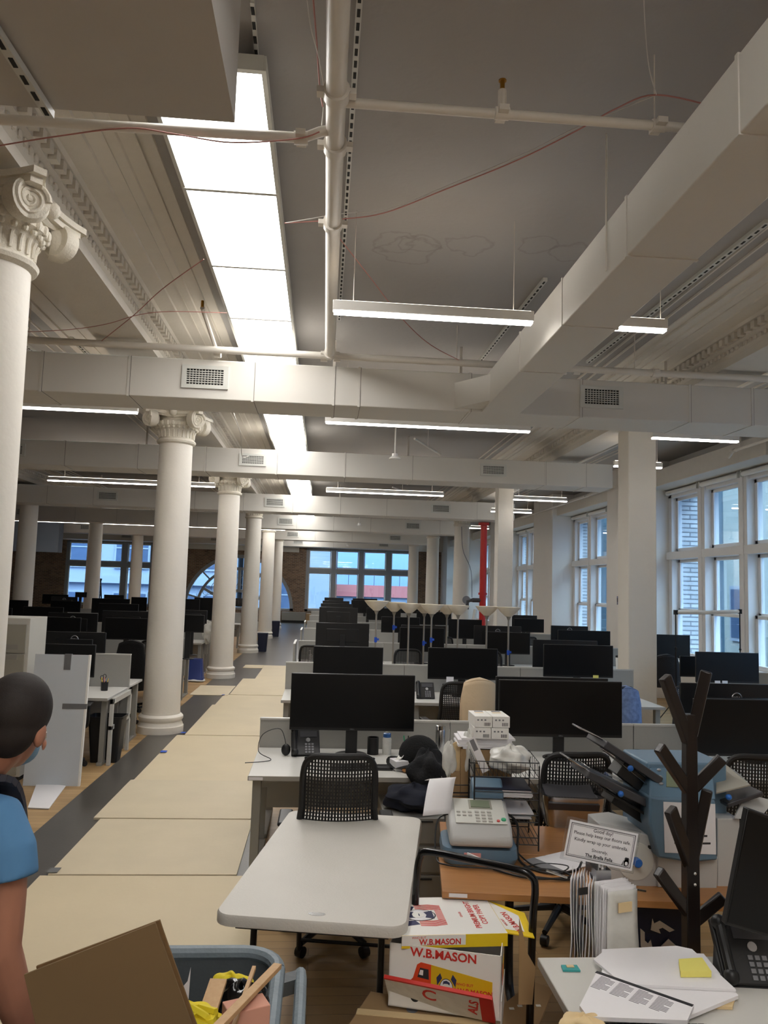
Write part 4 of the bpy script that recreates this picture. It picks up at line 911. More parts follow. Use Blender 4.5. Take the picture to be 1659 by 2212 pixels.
pencup('black pen cup with yellow markers beside the steel thermos',PY(880,1600,6.1)*1 and (PY(880,1600,6.1).x,6.1,.735),['yellow','green','ink','yellow'],.04,.11)
t=thing('thermos','tall steel thermos behind the black hat on nearest desk','thermos',(PY(951,1600,6.15).x,6.15,.735)); build(MB().lathe([(.035,0),(.038,.01),(.038,.2),(.036,.205)],n=28),'flask','steel',t); build(MB().lathe([(.037,.205),(.037,.235),(.03,.24)],n=28),'lid','chrome',t)
t=thing('speaker_cup','black cylindrical cup under the near wide monitor','cup',(PY(806,1600,6.2).x,6.2,.735)); build(MB().lathe([(.045,0),(.045,.13),(.04,.13),(.04,.01),(.001,.01)],n=28,cap=False),'body','black',t)
t=thing('water_bottle','clear bottle with blue cap by the near wide monitor','bottle',(PY(836,1600,6.2).x,6.2,.735)); build(MB().lathe([(.034,0),(.036,.02),(.036,.12),(.015,.16),(.015,.17)],n=24),'bottle_body','plasticw',t); build(MB().lathe([(.03,.12),(.03,.16),(.02,.165)],n=20),'cap','bottleblue',t)
# hat, jackets, bag on nearest desk
m=MB().sphere((0,0,.10),.15,24,12,(1,.8,.9)); m.grid(lambda u,v:((.15+.09*v)*math.cos(u*2*PI),(.12+.08*v)*math.sin(u*2*PI),.04+.02*math.sin(u*6*PI)*v),30,3)
c=PY(905,1630,5.75); o=solo(m,'hat','blackcloth','floppy black wool hat lying on the nearest desk','hat'); o.location=(c.x,5.75,.735)
m=MB()
def lump(m,c,r,seed,sc=(1,1,1),n=40):
    rnd=random.Random(seed); ph=[rnd.uniform(0,6) for _ in range(6)]
    def f(u,v):
        th,ph_=u*2*PI,PI*v; d=1+.12*math.sin(3*th+ph[0]+2*ph_)+.08*math.sin(5*th+ph[1]-3*ph_)+.06*math.sin(7*ph_+ph[2]+2*th)
        return Vector(c)+Vector((r*sc[0]*d*math.sin(ph_)*math.cos(th),r*sc[1]*d*math.sin(ph_)*math.sin(th),-r*sc[2]*d*math.cos(ph_)))
    return m.grid(f,n,n//2)
c=PY(925,1660,5.45); o=solo(lump(lump(MB(),(0,0,.0),.13,3,(1,.8,1.1)),(-.02,-.02,-.17),.12,5,(1,.7,1.3)),'jacket','greycloth','charcoal jacket bunched over the right end of nearest desk','jacket'); o.location=(c.x,5.42,.78)
lumpo=solo(lump(MB(),(0,0,.07),.17,9,(1.15,.9,.5)),'duffel_bag','navycloth','dark navy bag on the grey pedestal under the nearest desk','bag'); lumpo.location=(.68,5.35,.56)
t=thing('drawer_pedestal','grey drawer pedestal under the right end of the nearest desk','cabinet',(.66,5.45,0))
build(MB().bb(-.2,.2,-.28,.28,.0,.55),'casing','metalgrey',t,bevel=.006)
for k in range(3): d_=build(MB().bb(-.19,.19,-.292,-.28,.03+k*.18,.19+k*.18),'drawer','metalgrey',t,bevel=.003); build(MB().bb(-.12,.12,-.3,-.292,.165+k*.18,.175+k*.18),'drawer_pull','dark',d_)
m=MB().sphere((0,0,.018),.03,12,6,(1.6,1,.7)); o=solo(m,'leather_pouch','maple','small brown leather pouch on nearest desk before the hat','pouch'); o.location=(PZ(878,1660,.735).x,5.6,.735)
t=thing('headset','black headset with cable on the nearest desk left side','headset',(-.23,6.1,.735)); 
build(MB().sphere((0,0,.045),.045,16,8,(.8,.5,1)),'ear_cup','black',t); build(MB().tube(spline([(0,0,.08),(-.05,0,.2),(-.18,-.02,.16),(-.2,-.1,.05),(-.1,-.2,.01),(-.28,-.3,.01)]),.003,6),'cable','black',t)
# letters tag on desk
t=[o for o in bpy.data.objects if o.name=='office_desk'][0]
build(MB().bb(-.765,-.67,-.472,-.469,.708,.727),'number_label','paper',t)
# mugs, cups etc on row 1 right
def mug(label,c,mm='black',r=.04,h=.09,hand=1):
    t=thing('mug',label,'mug',c); build(MB().lathe([(r*.9,0),(r,.01),(r,h),(r*.9,h),(r*.88,.01),(.001,.01)],n=24,cap=False),'cup_body',mm,t)
    build(MB().tube([(hand*(r+.022*math.sin(PI*i/8)),0,h*.2+h*.6*i/8) for i in range(9)],.006,6),'handle',mm,t)
mug('black mug behind the folding machine top',(PY(1380,1600,6.0).x,6.0,.745))
box_thing('blue_pouch','blue crumpled bag behind the folding machine','bag',(PY(1440,1605,6.0).x,6.0,.735),(.14,.08,.09),'blue',.4)
t=thing('sticky_note','pale blue sticky note hanging under the second row monitor','note',PY(972,1470,9.47)); build(MB().bb(-.045,.045,-.001,.001,-.045,.045),'sheet','paper',t)
t=thing('sticky_note','green sticky note under monitor left of the big pillar','note',PY(1287,1464,9.47)); build(MB().bb(-.035,.035,-.001,.001,-.03,.03),'sheet','sticky',t)
for x,n_ in ((1550,'left'),(1566,'right')): t=thing('monitor_tag','%s of two white tags below the monitor beside right windows'%n_,'tag',PY(x,1474,9.47)); build(MB().bb(-.035,.035,-.002,.002,-.02,.02),'sheet','paper',t)
t=thing('travel_cup','white travel cup on desk at left side of the big pillar','cup',(PY(1336,1415,13.3).x,13.3,.735)); build(MB().lathe([(.04,0),(.05,.2)],n=20),'cup_body','white',t); build(MB().lathe([(.052,.2),(.05,.23),(.02,.24)],n=20),'lid','black',t)
t=thing('sanitizer_bottle','clear pump bottle on aisle end of third right row','bottle',(-.15,13.2,.735)); build(MB().lathe([(.04,0),(.04,.12),(.015,.15)],n=20),'bottle_body','plasticw',t); build(MB().tube([(0,0,.15),(0,0,.2),(-.04,0,.2)],.008,8),'pump','white',t)
o=solo(lump(MB(),(0,0,.02),.13,11,(1.5,.8,.25)),'cable_pile','white','white bundled cables on the aisle end of third right row','cable'); o.location=(-.1,12.95,.735)
box_thing('cardboard_box','brown open cardboard box behind second row right of torchieres','box',(2.38,11.9,.735),(.34,.3,.24),'card')
# aisle-end screens
side_screen('pale end screen of third right row at the aisle',-.42,12.85,13.8,.35,1.06); side_screen('pale end screen of fourth right row at the aisle',-.42,16.95,17.9,.35,1.05); side_screen('pale end screen of fifth right row at the aisle',-.42,20.5,21.4,.35,1.05)
# left aisle edge
t=thing('waste_bin','black plastic waste bin on floor before the nearest left desk','bin',(-2.36,9.12,0))
m=MB()
def rrect(w,d,r,n=5):
    o=[]
    for cx,cy,a0 in ((w/2-r,d/2-r,0),(-w/2+r,d/2-r,PI/2),(-w/2+r,-d/2+r,PI),(w/2-r,-d/2+r,1.5*PI)):
        for i in range(n+1): a=a0+PI/2*i/n; o.append((cx+r*math.cos(a),cy+r*math.sin(a)))
    return o
def tub(m,levels,close=True,T=None):   # levels: (w,d,r,z,cx,cy)
    vs=[];k=None
    for (w_,d_,r_,z_,cx,cy) in levels:
        pts=rrect(w_,d_,r_); k=len(pts); vs+=[(x+cx,y+cy,z_) for x,y in pts]
    fs=[]
    for i in range(len(levels)-1):
        for j in range(k): fs.append((i*k+j,i*k+(j+1)%k,(i+1)*k+(j+1)%k,(i+1)*k+j))
    if close: fs.append(tuple(range(k))[::-1]); fs.append(tuple((len(levels)-1)*k+j for j in range(k)))
    return m.add(vs,fs,T)
tub(m,[(.29,.2,.03,.0,0,0),(.37,.27,.035,.48,0,0),(.395,.29,.04,.482,0,0),(.395,.29,.04,.505,0,0),(.37,.265,.035,.505,0,0),(.28,.19,.03,.01,0,0)]); build(m,'bin_shell','black',t)
t=thing('waste_bin','upturned blue plastic bin before the second aisle column','bin',(-2.55,16.35,.03)); m=MB(); tub(m,[(.38,.3,.04,0,0,0),(.38,.3,.04,.03,0,0),(.36,.28,.04,.05,0,0),(.3,.22,.04,.42,0,0)]); build(m,'bin_shell','blue',t)
o=solo(lump(MB(),(0,0,.02),.22,21,(1.1,.9,.12)),'plastic_bag','plasticw','clear plastic bag crushed beneath the blue upturned bin','bag'); o.location=(-2.55,16.3,.0)
t=thing('waste_bin','dark bin beside the third aisle column','bin',(-1.72,23.6,0)); m=MB(); tub(m,[(.24,.3,.04,0,0,0),(.3,.36,.04,.55,0,0)]); build(m,'bin_shell','navy',t)
t=thing('waste_bin','navy bin between the third and fourth aisle columns','bin',(-1.72,30.2,0)); m=MB(); tub(m,[(.24,.3,.04,0,0,0),(.3,.36,.04,.6,0,0)]); build(m,'bin_shell','navy',t)
# filing cabinet
zt=PY(75,1336,8.15).z; p=PY(62,1400,8.15)
t=thing('filing_cabinet','tall putty grey filing cabinet behind the person at left','cabinet',(p.x-.46,8.15,0))
build(MB().bb(-.46,.46,0,.48,0.05,zt),'casing','cabside',t,bevel=.004); build(MB().bb(-.44,.44,.02,.46,0,.05),'plinth','dark',t)
h=(zt-.12)/5
for k in range(5):
    d_=build(MB().bb(-.43,.43,-.018,0,.07+k*h,.07+k*h+h-.012),'drawer','cab',t,bevel=.003); z=.07+k*h+(h*.12 if k==4 else h*.78)
    build(MB().bb(-.36,.36,-.021,-.0175,z,z+.05),'drawer_pull','metalgrey',d_)
# foam board leaning
t=thing('foam_board','tall white foam board taped at edges leaning beside filing cabinet','board',(-2.58,8.02,0))
a=PY(80,1421,8.1);b=PY(172,1424,8.1); T=rot('X',-.07)
build(MB().bb(-.27,.27,0,.03,.0,1.27,T),'board','foam',t); build(MB().bb(-.275,-.265,-.003,.033,0,1.272,T).bb(.255,.272,-.003,.033,0,1.272,T),'board_edge','white',t) if False else build(MB().bb(.255,.272,-.004,.034,0,1.272,T),'board_edge','white',t)
build(MB().bb(.02,.085,-.005,.036,1.12,1.278,T),'tape_strip','gtape',t); build(MB().bb(.04,.275,-.005,.036,.74,.79,T),'tape_strip','gtape',t)
q=[PZ(x,y,.012) for x,y in ((80,1690),(142,1697),(106,1746),(60,1744))]
solo(MB().prism([(v.x,v.y) for v in q],.004,.012,'Z'),'paper_sheet','paper','large white sheet on the floor before the foam board','paper')
# things on left desks
t=thing('desk_hutch','open grey shelf frame at the aisle end of nearest left desk','shelf',(-2.27,9.3,0))
build(MB().bb(-.02,.02,-.42,.42,.66,.72).bb(-.02,.02,-.42,.42,.38,.43).bb(-.02,.02,-.42,-.37,0,.72).bb(-.02,.02,.37,.42,0,.72),'side_frame','cap',t,bevel=.004)
t=thing('cabinet_pedestal','grey pedestal under desk in second left row','cabinet',(-3.5,13.1,0)); build(MB().bb(-.2,.2,-.28,.28,.02,.6),'casing','cap',t,bevel=.005); build(MB().bb(-.19,.19,-.29,-.28,.06,.57),'drawer','cap',t,bevel=.003)
t=thing('wire_basket','black wire basket with scarf on desk behind nearest left partition','basket',(-3.0,10.25,.735)); build(MB().bb(-.12,.12,-.1,.1,0,.01).bb(-.12,-.11,-.1,.1,0,.08).bb(.11,.12,-.1,.1,0,.08),'basket_frame','black',t)
o=solo(lump(MB(),(0,0,.05),.16,31,(1.2,.8,.4)),'white_bag','plasticw','white papers and bag heaped on desk between the front columns','bag'); o.location=(-2.62,12.9,.735)
o=solo(lump(MB(),(0,0,.2),.2,33,(.6,.8,1.1)),'plastic_bag','plasticw','plastic bag standing on desk beside the second aisle column','bag'); o.location=(-2.45,17.3,.735)
# ================================================================== FOREGROUND
def LW(t,p): return wl(t,p)
# --- white folding table
t=thing('folding_table','white plastic folding table in front of the nearest desk','table',(.12,3.885,0),-.17)
W,D=.77,1.46
m=MB(); tub(m,[(W-.02,D-.02,.06,.69,0,0),(W,D,.07,.695,0,0),(W,D,.07,.728,0,0),(W-.012,D-.012,.065,.737,0,0)]); build(m,'tabletop','foldtop',t,sharp=50)
build(MB().bb(-.31,.31,-.66,.66,.66,.69),'underframe','mdark',t)
for sy in (-1,1):
    for sx in (-1,1): build(MB().tube([(sx*.27,sy*.5,.68),(sx*.27,sy*.55,.02)],.014,10),'leg','black',t)
    build(MB().tube([(-.27,sy*.545,.1),(.27,sy*.545,.1)],.01,8),'cross_bar','black',t)
build(MB().lathe([(.035,.7365),(.035,.7385),(.03,.7385)],(0.02,-.66,0),28,sy=.45),'latch','steel',t)
# --- orange wood desk (movable) and machines
RZ=-.12; o0=PZ(955,1925,.735)
wd=thing('wood_desk','orange wood desk holding the postage meter and folding machine','desk',(o0.x,o0.y,0),RZ)
build(MB().bb(0,1.75,0,.52,.705,.735),'desktop','maple',wd,bevel=.002); build(MB().bb(0.02,1.75,.523,1.0,.705,.737),'desktop_leaf','maple',wd,bevel=.002)
build(MB().bb(.03,.11,-.0015,0,.712,.728),'number_label','paper',wd)
for x in (.35,1.45):
    l=build(MB().tube(spline([(x,.45,.7),(x,.45,.2),(x,.3,.12),(x-.02,.05,.06)]),.022,10).tube([(x,.45,.15),(x,.9,.07)],.022,8),'leg','black',wd)
    for y in (.05,.9): build(MB().tube([(x-.02,y,.03),(x+.02,y,.03)],.03,14),'caster','black',l)
def LZ(px,py,z=.735): return PZ(px,py,z)
# postage meter
c=LZ(1043,1868,.737); c.y+=.13
t=thing('postage_meter','grey postage meter with keypad on blue base, left on wood desk','meter',(c.x+.0,c.y,.737),-.1)
m=MB(); tub(m,[(.34,.28,.05,0,0,0),(.37,.31,.06,.03,0,0),(.36,.3,.06,.075,0,0),(.3,.24,.05,.08,0,0)]); build(m,'base','mblue',t)
m=MB(); m.prism([(-.17,.09),(-.175,.13),(-.12,.185),(.12,.245),(.14,.22),(.14,.09)],-.15,.15,'X'); build(m,'meter_body','mgrey',t,bevel=.015)
s=math.atan2(.06,.24); T=Matrix.Translation((0,-.12,.186))@rot('X',s)
build(MB().bb(-.12,.13,.0,.23,.0,.004,T),'keypad_panel','grille',t,bevel=.003)
build(MB().bb(-.035,.06,.14,.205,.003,.009,T),'display','lcd',t); build(MB().bb(-.045,.07,.13,.215,.002,.006,T),'display_frame','cab',t)
for i in range(3):
    for j in range(4): build(MB().bb(-.02+i*.03,.0+i*.03,.01+j*.028,.024+j*.028,.004,.009,T),'key','cap',t)
for i in range(3):
    for j in range(2): build(MB().bb(-.11+i*.028,-.092+i*.028,.06+j*.03,.072+j*.03,.004,.009,T),'key','cap',t)
build(MB().lathe([(.012,.004),(.012,.01),(.009,.012)],(.115,.035,0),18,T=T),'start_button','green',t); build(MB().lathe([(.008,.004),(.008,.009)],(.088,.022,0),16,T=T),'stop_button','redb',t)
build(MB().prism([(.1,.0),(.1,.28),(.2,.33),(.26,.3),(.26,0)],-.02,.14,'X'),'feeder_block','mblue',t,bevel=.01)
build(MB().bb(-.08,.0,-.157,-.152,.025,.06),'sticker','pink',t)
build(MB().tube(spline([(-.1,.0,.2),(-.2,-.02,.17),(-.21,-.1,.02),(-.16,-.18,.01),(0,-.2,.01),(.15,-.2,.01),(.3,-.1,.005),(.42,-.12,.005),(.36,-.2,.005),(.24,-.12,.01),(.12,.0,.1),(-.02,.06,.235)]),.004,7),'cable','black',t)
build(MB().tube(spline([(.1,.1,.2),(.2,.05,.15),(.19,-.1,.02),(.3,-.22,.006),(.44,-.18,.006),(.5,-.06,.006)]),.006,7),'power_cord','black',t)
t2=thing('paper_strip','white label paper curling out of the left of the postage meter','paper',(c.x-.12,c.y+.1,.95),.3)
build(MB().grid(lambda u,v:(-.02+.075*(v-.5)*2-.13*max(0,u-.3)*1.2,.12-.22*u,.1+.03*math.sin(u*3)-.2*max(0,u-.35)**1.3),14,3),'sheet','paper',t2,solid=.0015)
# wire letter tray tower with what it carries
c=LZ(1100,1838,.737)
tr=thing('letter_tray','black wire letter tray tower behind the postage meter','letter tray',(c.x,c.y+.16,.737),-.1)
w2,d2=.165,.15
def wr(a,b,r=.0025): return MB().tube([a,b],r,5)
for k,z in enumerate((.03,.14,.25,.36)):
    m=MB()
    for zz in (z,z+.035 if k<3 else z+.075):
        m.tube([(-w2,-d2,zz),(w2,-d2,zz),(w2,d2,zz),(-w2,d2,zz),(-w2,-d2,zz)],.0028,5,cap=False)
    for i in range(15): x=-w2+2*w2*i/14; m.tube([(x,-d2,z+.07 if k==3 else z),(x,-d2,z),(x,d2,z)],.0016,4)
    if k==3:
        for i in range(7): y=-d2+2*d2*i/6; m.tube([(-w2,y,z+.07),(-w2,y,z)],.0016,4).tube([(w2,y,z+.07),(w2,y,z)],.0016,4)
        m.tube([(-w2,-d2,z+.04),(w2,-d2,z+.04)],.002,4)
    build(m,'wire_tray','black',tr)
for sx in (-1,1):
    for sy in (-1,1): build(MB().tube([(sx*w2,sy*d2,0),(sx*w2,sy*d2,.42)],.004,6),'post','black',tr)
def on(t,l): return (Matrix.Translation(t.location)@rot('Z',t.rotation_euler[2]))@Vector(l)
for k,(z,n,lab) in enumerate(((.255,6,'white paper stack with dark cover in the third wire tray'),(.145,5,'grey white paper stack in the second wire tray from bottom'))):
    q=thing('paper_stack',lab,'paper stack',on(tr,(-.01,0,z)),-.1)
    for i in range(n): build(MB().box((random.uniform(-.008,.008),random.uniform(-.01,.01),.004+i*.007),(.29,.25,.006)),'sheet_bundle','paper' if i<n-1 or k else 'navy',q)
q=thing('plastic_wrapped_roll','clear plastic wrapped bundle in the top wire tray','bundle',on(tr,(.04,0,.365)),-.1); build(lump(MB(),(0,0,.055),.085,41,(1.25,1.1,.75)),'wrap','plasticw',q)
q=thing('receipt','narrow printed slip standing in the top wire tray','paper',on(tr,(-.1,-.09,.37)),0); T=rot('Y',-.45); build(MB().bb(-.02,.02,-.001,.001,0,.19,T),'slip','paper',q); build(MB().bb(-.014,.01,-.002,-.0011,.12,.18,T),'print','inkgrey',q)
# brown box behind, envelopes and four small white boxes
c2=on(tr,(-.08,.27,0)); bx=thing('cardboard_box','brown carton behind the wire tray tower under the white boxes','box',(c2.x,c2.y,.737),-.1); build(MB().bb(-.13,.15,-.1,.12,0,.43),'carton','card',bx,bevel=.003)
q=thing('envelope_stack','pile of white envelopes under the four small white boxes','envelopes',(c2.x,c2.y,1.168),-.05)
for i in range(5): build(MB().box((random.uniform(-.01,.03),random.uniform(-.01,.01),.006+i*.012),(.3,.2,.011)),'envelope','paper',q)
zb=1.23; base=PY(1055,1620,c2.y-.03)
names=['lower left','lower right','upper left','upper right']
for k in range(4):
    i,j=k%2,k//2; x=base.x-.052+i*.1; 
    q=thing('small_carton','%s of four small white printed cartons stacked on envelopes'%names[k],'box',(x,c2.y-.03,zb+j*.062),-.06 if j==0 else .0,'small white printed cartons')
    build(MB().bb(-.048,.048,-.1,.1,0,.06),'carton','white',q,bevel=.0015)
    for b in range(7): build(MB().bb(.005+b*.005,.0075+b*.005,-.1012,-.1002,.008,.026),'barcode','ink',q)
    for b in range(3): build(MB().bb(-.035+b*.02,-.025+b*.02,-.1012,-.1002,.036,.044),'symbol','inkgrey',q)
    if j: build(MB().bb(-.02,.03,.06,.08,.0602,.061),'label_dark','ink',q); build(MB().bb(-.025,.025,.015,.035,.0602,.061),'label_tan','manila',q)
q=thing('white_bag','white cloth bag hanging left of the carton pile','bag',(PY(1013,1620,c2.y-.06).x,c2.y-.06,1.02),0); build(lump(MB(),(0,0,.11),.09,44,(.42,.6,1.35)),'bag_body','plasticw',q)
q=thing('plastic_bag','clear crumpled plastic bag at the left of the tray tower','bag',(PY(972,1620,c2.y-.06).x,c2.y-.05,1.02),.2); build(lump(MB(),(0,0,.08),.075,45,(.5,.5,1.2)),'bag_body','plasticw',q)
q=thing('paper_rack','black wire basket with wooden slats left of the letter trays','rack',(PY(995,1700,c2.y-.05).x,c2.y-.02,.737),0); build(MB().bb(-.06,.05,-.05,.08,0,.3),'wood_block','card',q); build(MB().prism([(-.06,.28),(.0,.28),(.015,.42),(-.03,.46),(-.05,.45)],-.03,-.022),'tan_card','manila',q)
m=MB()
for z in (.18,.24): m.tube([(-.09,-.09,z),(.09,-.09,z),(.09,.09,z),(-.09,.09,z),(-.09,-.09,z)],.003,5,cap=False)
m.tube([(-.07,-.095,.14),(.06,-.095,.14),(.06,-.095,.2),(-.07,-.095,.2),(-.07,-.095,.14)],.004,6,cap=False)
build(m,'wire_basket','black',q)
# silver scanner tray and dark plates
c=LZ(1245,1795); t=thing('document_tray','silver rimmed dark tray between letter trays and folding machine','tray',(c.x+.02,c.y+.17,.737),-.12)
m=MB(); tub(m,[(.3,.26,.05,0,0,0),(.36,.32,.07,.15,0,0),(.36,.32,.07,.17,0,0),(.32,.28,.06,.17,0,0),(.3,.26,.05,.14,0,0)]); build(m,'tray_shell','steel',t); build(MB().lathe([(.15,.135),(.155,.145),(.15,.15)],n=32,sy=.8),'dark_plate','mdark',t)
build(MB().prism([(-.17,.14),(.0,.17),(.12,.2),(.14,.19),(-.15,.1)],-.15,.13,'X'),'smoked_cover','mdark',t)
# folding / inserting machine
yf=LZ(1480,1918).y-.0
fm=thing('folding_machine','blue and grey paper folding machine with feed trays on wood desk','machine',(PY(1480,1900,yf).x,yf,.737))
def P_(px,Y,dy,name,mm,parent=fm,bev=.004,sharp=38):
    o=build(MB().poly(px,Y,dy),name,mm,parent,world=True,bevel=bev); return o
P_([(1421,1846),(1421,1917),(1549,1922),(1551,1850)],yf,.36,'lower_body','mgrey')
P_([(1366,1795),(1420,1810),(1421,1917),(1316,1911),(1318,1800)],yf+.02,.3,'left_module','mgrey')
a=PY(1373,1860,yf+.02); T=Matrix.Translation(a)@rot('X',PI/2); kb=build(MB().lathe([(.083,0),(.083,.004),(.06,.006),(.03,.004)],n=40,T=T),'round_cover','grille',fm,world=True)
build(MB().lathe([(.02,.004),(.02,.03),(.016,.034)],n=24,T=T),'blue_knob','dial',fm,world=True)
P_([(1400,1826),(1414,1828),(1414,1836),(1400,1834)],yf+.017,.004,'module_slot','dark')
P_([(1550,1768),(1598,1768),(1598,1922),(1550,1922)],yf+.02,.3,'right_module','mgrey')
# blue front: lower panel and tilted console
P_([(1403,1720),(1421,1723),(1546,1728),(1551,1859),(1490,1864),(1421,1853),(1403,1781)],yf-.04,.3,'front_panel','mblue',bev=.01)
v=[PY(1403,1722,yf-.03),PY(1547,1728,yf-.03),PY(1538,1652,yf+.12),PY(1406,1648,yf+.12)]
m=MB().add([v[0],v[1],v[2],v[3],v[0]+Vector((0,.33,0)),v[1]+Vector((0,.33,0)),v[2]+Vector((0,.18,0)),v[3]+Vector((0,.18,0))],[(0,1,2,3),(4,7,6,5),(0,4,5,1),(3,2,6,7),(0,3,7,4),(1,5,6,2)])
build(m,'console','mblue',fm,world=True,bevel=.006)
def onc(u,w_): return v[0].lerp(v[1],u).lerp(v[3].lerp(v[2],u),w_)
nrm=(v[1]-v[0]).cross(v[3]-v[0]).normalized()
def patch(u0,u1,w0,w1,name,mm,h=.004):
    q=[onc(u0,w0),onc(u1,w0),onc(u1,w1),onc(u0,w1)]; m=MB().add(q+[p+nrm*h for p in q],[(0,3,2,1),(4,5,6,7),(0,1,5,4),(1,2,6,5),(2,3,7,6),(3,0,4,7)]); build(m,name,mm,fm,world=True)
patch(.25,.62,.3,.75,'display','lcd')
for k in range(3): p=onc(.13+.02*(2-k),.38+.2*k); build(MB().sphere(p+nrm*.003,.009,12,6,(1.2,.8,.8)),'console_button','silver',fm,world=True)
v2=[PY(1351,1618,yf+.36),PY(1463,1622,yf+.36)]
m=MB().bb(v2[0].x,v2[1].x+.12,yf+.1,yf+.4,.8,PY(1400,1632,yf+.25).z); build(m,'top_housing','mblue',fm,world=True,bevel=.01)
pn=P_([(1433,1732),(1545,1737),(1547,1846),(1436,1842)],yf-.043,.002,'taped_notice','paper',bev=0)
for y,x0,x1 in ((1770,1470,1486),(1807,1462,1468),(1807,1500,1528),(1822,1457,1470),(1823,1496,1535)): P_([(x0,y-3),(x1,y-3),(x1,y+1),(x0,y+1)],yf-.0445,.001,'notice_text','ink',bev=0)
# feed trays: inclined slabs with depth
def slab(p0,p1,th,y0,y1,name,mm):
    a,b=PY(p0[0],p0[1],(y0+y1)/2),PY(p1[0],p1[1],(y0+y1)/2); d=(b-a); n=Vector((-d.z,0,d.x)).normalized()*th
    m=MB().prism([(a.x,a.z),(b.x,b.z),(b.x-n.x,b.z-n.z),(a.x-n.x,a.z-n.z)],y0,y1); return build(m,name,mm,fm,world=True,bevel=.004)
slab((1292,1590),(1410,1668),.035,yf+.03,yf+.27,'upper_feed_tray','mdark'); slab((1246,1567),(1296,1592),.008,yf+.08,yf+.22,'tray_extension','steel')
slab((1255,1652),(1410,1728),.035,yf+.0,yf+.24,'middle_feed_tray','mdark'); slab((1219,1630),(1262,1656),.008,yf+.05,yf+.19,'tray_extension','steel')
slab((1292,1692),(1405,1760),.012,yf+.02,yf+.24,'lower_feed_tray','bezel')
slab((1330,1690),(1405,1740),.09,yf+.06,yf+.2,'feed_mechanism','bezel'); slab((1340,1640),(1405,1690),.07,yf+.08,yf+.2,'feed_mechanism','bezel')
slab((1300,1615),(1405,1700),.006,yf+.05,yf+.1,'side_rail','steel'); slab((1262,1650),(1380,1700),.005,yf+.05,yf+.2,'clear_guide','acrylic')
for x,y in ((1362,1660),(1341,1715),(1574,1722)): build(MB().sphere(PY(x,y,yf-.005),.014,14,8),'blue_knob','dial',fm,world=True)
slab((1545,1722),(1620,1697),.02,yf+.03,yf+.25,'output_tray','mdark')
m=MB(); q=[PY(1547,1712,yf),PY(1620,1695,yf),PY(1598,1672,yf+.2),PY(1565,1650,yf+.25),PY(1547,1660,yf+.25)]
m.add([p for p in q]+[p-Vector((0,0,.006)) for p in q],[(0,1,2,3,4),(9,8,7,6,5)]+[(i,i+5,(i+1)%5+5,(i+1)%5) for i in range(5)]); build(m,'catch_flap','cab',fm,world=True)
q=[PY(1586,1768,yf),PY(1640,1770,yf),PY(1672,1730,yf+.12),PY(1612,1714,yf+.12)]
m=MB().add(q+[p+Vector((0,.01,-.003)) for p in q],[(0,1,2,3),(7,6,5,4)]+[(i,i+4,(i+1)%4+4,(i+1)%4) for i in range(4)]); build(m,'raised_lid','mgrey',fm,world=True)
P_([(1375,1796),(1410,1808),(1395,1811),(1368,1800)],yf+.15,.03,'pink_label','pink',bev=0)
# envelope / mailer lying on wood desk
c=LZ(1195,1870,.738); t=thing('mailer','clear and grey plastic mailer lying on the wood desk','envelope',(c.x+.06,c.y+.05,.738),.5); build(MB().bb(-.16,.16,-.1,.1,0,.004),'mailer_body','paper',t); build(MB().bb(-.16,-.09,-.1,.1,.004,.0055),'mailer_flap','inkgrey',t)
t=thing('power_cable','coiled black power cable on front of the wood desk','cable',(LZ(1170,1900,.738).x,LZ(1170,1900,.738).y+.03,.745),0)
build(MB().tube(spline([(-.2,.08,0),(-.1,-.01,0),(.02,-.04,0),(.14,-.02,.003),(.1,.06,0),(-.04,.09,0),(-.13,.05,.004),(-.05,-.02,.004),(.1,-.05,0),(.2,-.02,0)],8),.005,7),'cord','black',t)
# recycling bin under the desk
t=thing('recycling_bin','navy recycling bin with white arrows under the wood desk','bin',(1.53,3.62,0),-.08)
m=MB(); tub(m,[(.3,.24,.04,.0,0,0),(.38,.3,.04,.66,0,0),(.35,.27,.04,.66,0,0),(.29,.22,.04,.02,0,0)]); build(m,'bin_shell','navy',t)
for k in range(3):
    a=2*PI*k/3-PI/2; T=Matrix.Translation((0.02,-.152,.53))@rot('X',-.05)@rot('Y',-a)
    m=MB().prism([(-.045,-.075),(.03,-.075),(.045,-.052),(.062,-.066),(.045,-.02),(.0,-.03),(.016,-.042),(.005,-.056),(-.03,-.056)],-.003,0,T=T); build(m,'recycle_arrow','silver',t)
# --- coat rack
cx,cy=PY(1490,1700,2.97).x,2.97
t=thing('coat_rack','dark wooden tree coat rack standing before the folding machine','coat rack',(cx,cy,0))
tp=PY(1492,1542,cy)
build(MB().tube([(cx,cy,.0),(cx,cy,1.0),(cx,cy,tp.z)],[.04,.036,.03],4),'post','rack',t,world=True,bevel=.003)
for (a,b,w_) in (((1436,1462),(1486,1600),.038),((1526,1450),(1494,1590),.034),((1424,1614),(1488,1708),.036),((1560,1638),(1498,1702),.034),((1448,1748),(1490,1868),.04),((1528,1706),(1497,1860),.032),((1422,1882),(1488,1972),.034),((1563,1937),(1500,1990),.034)):
    k=-.1 if a[0]<1490 else -.02
    build(MB().bar(PY(a[0],a[1],cy-.06 if a[0]<1490 else cy-.03),PY(b[0],b[1],cy),.03,w_*1.25),'branch','rack',t,world=True,bevel=.005)
for y in (1887,1911): build(MB().sphere(PY(1501,y,cy-.03),.007,10,6),'screw','chrome',t,world=True)
for k in range(4):
    a=PI/2*k+.5; build(MB().bar((cx,cy,.12),(cx+.24*math.cos(a),cy+.24*math.sin(a),.02),.035,.03),'foot','rack',t,world=True)
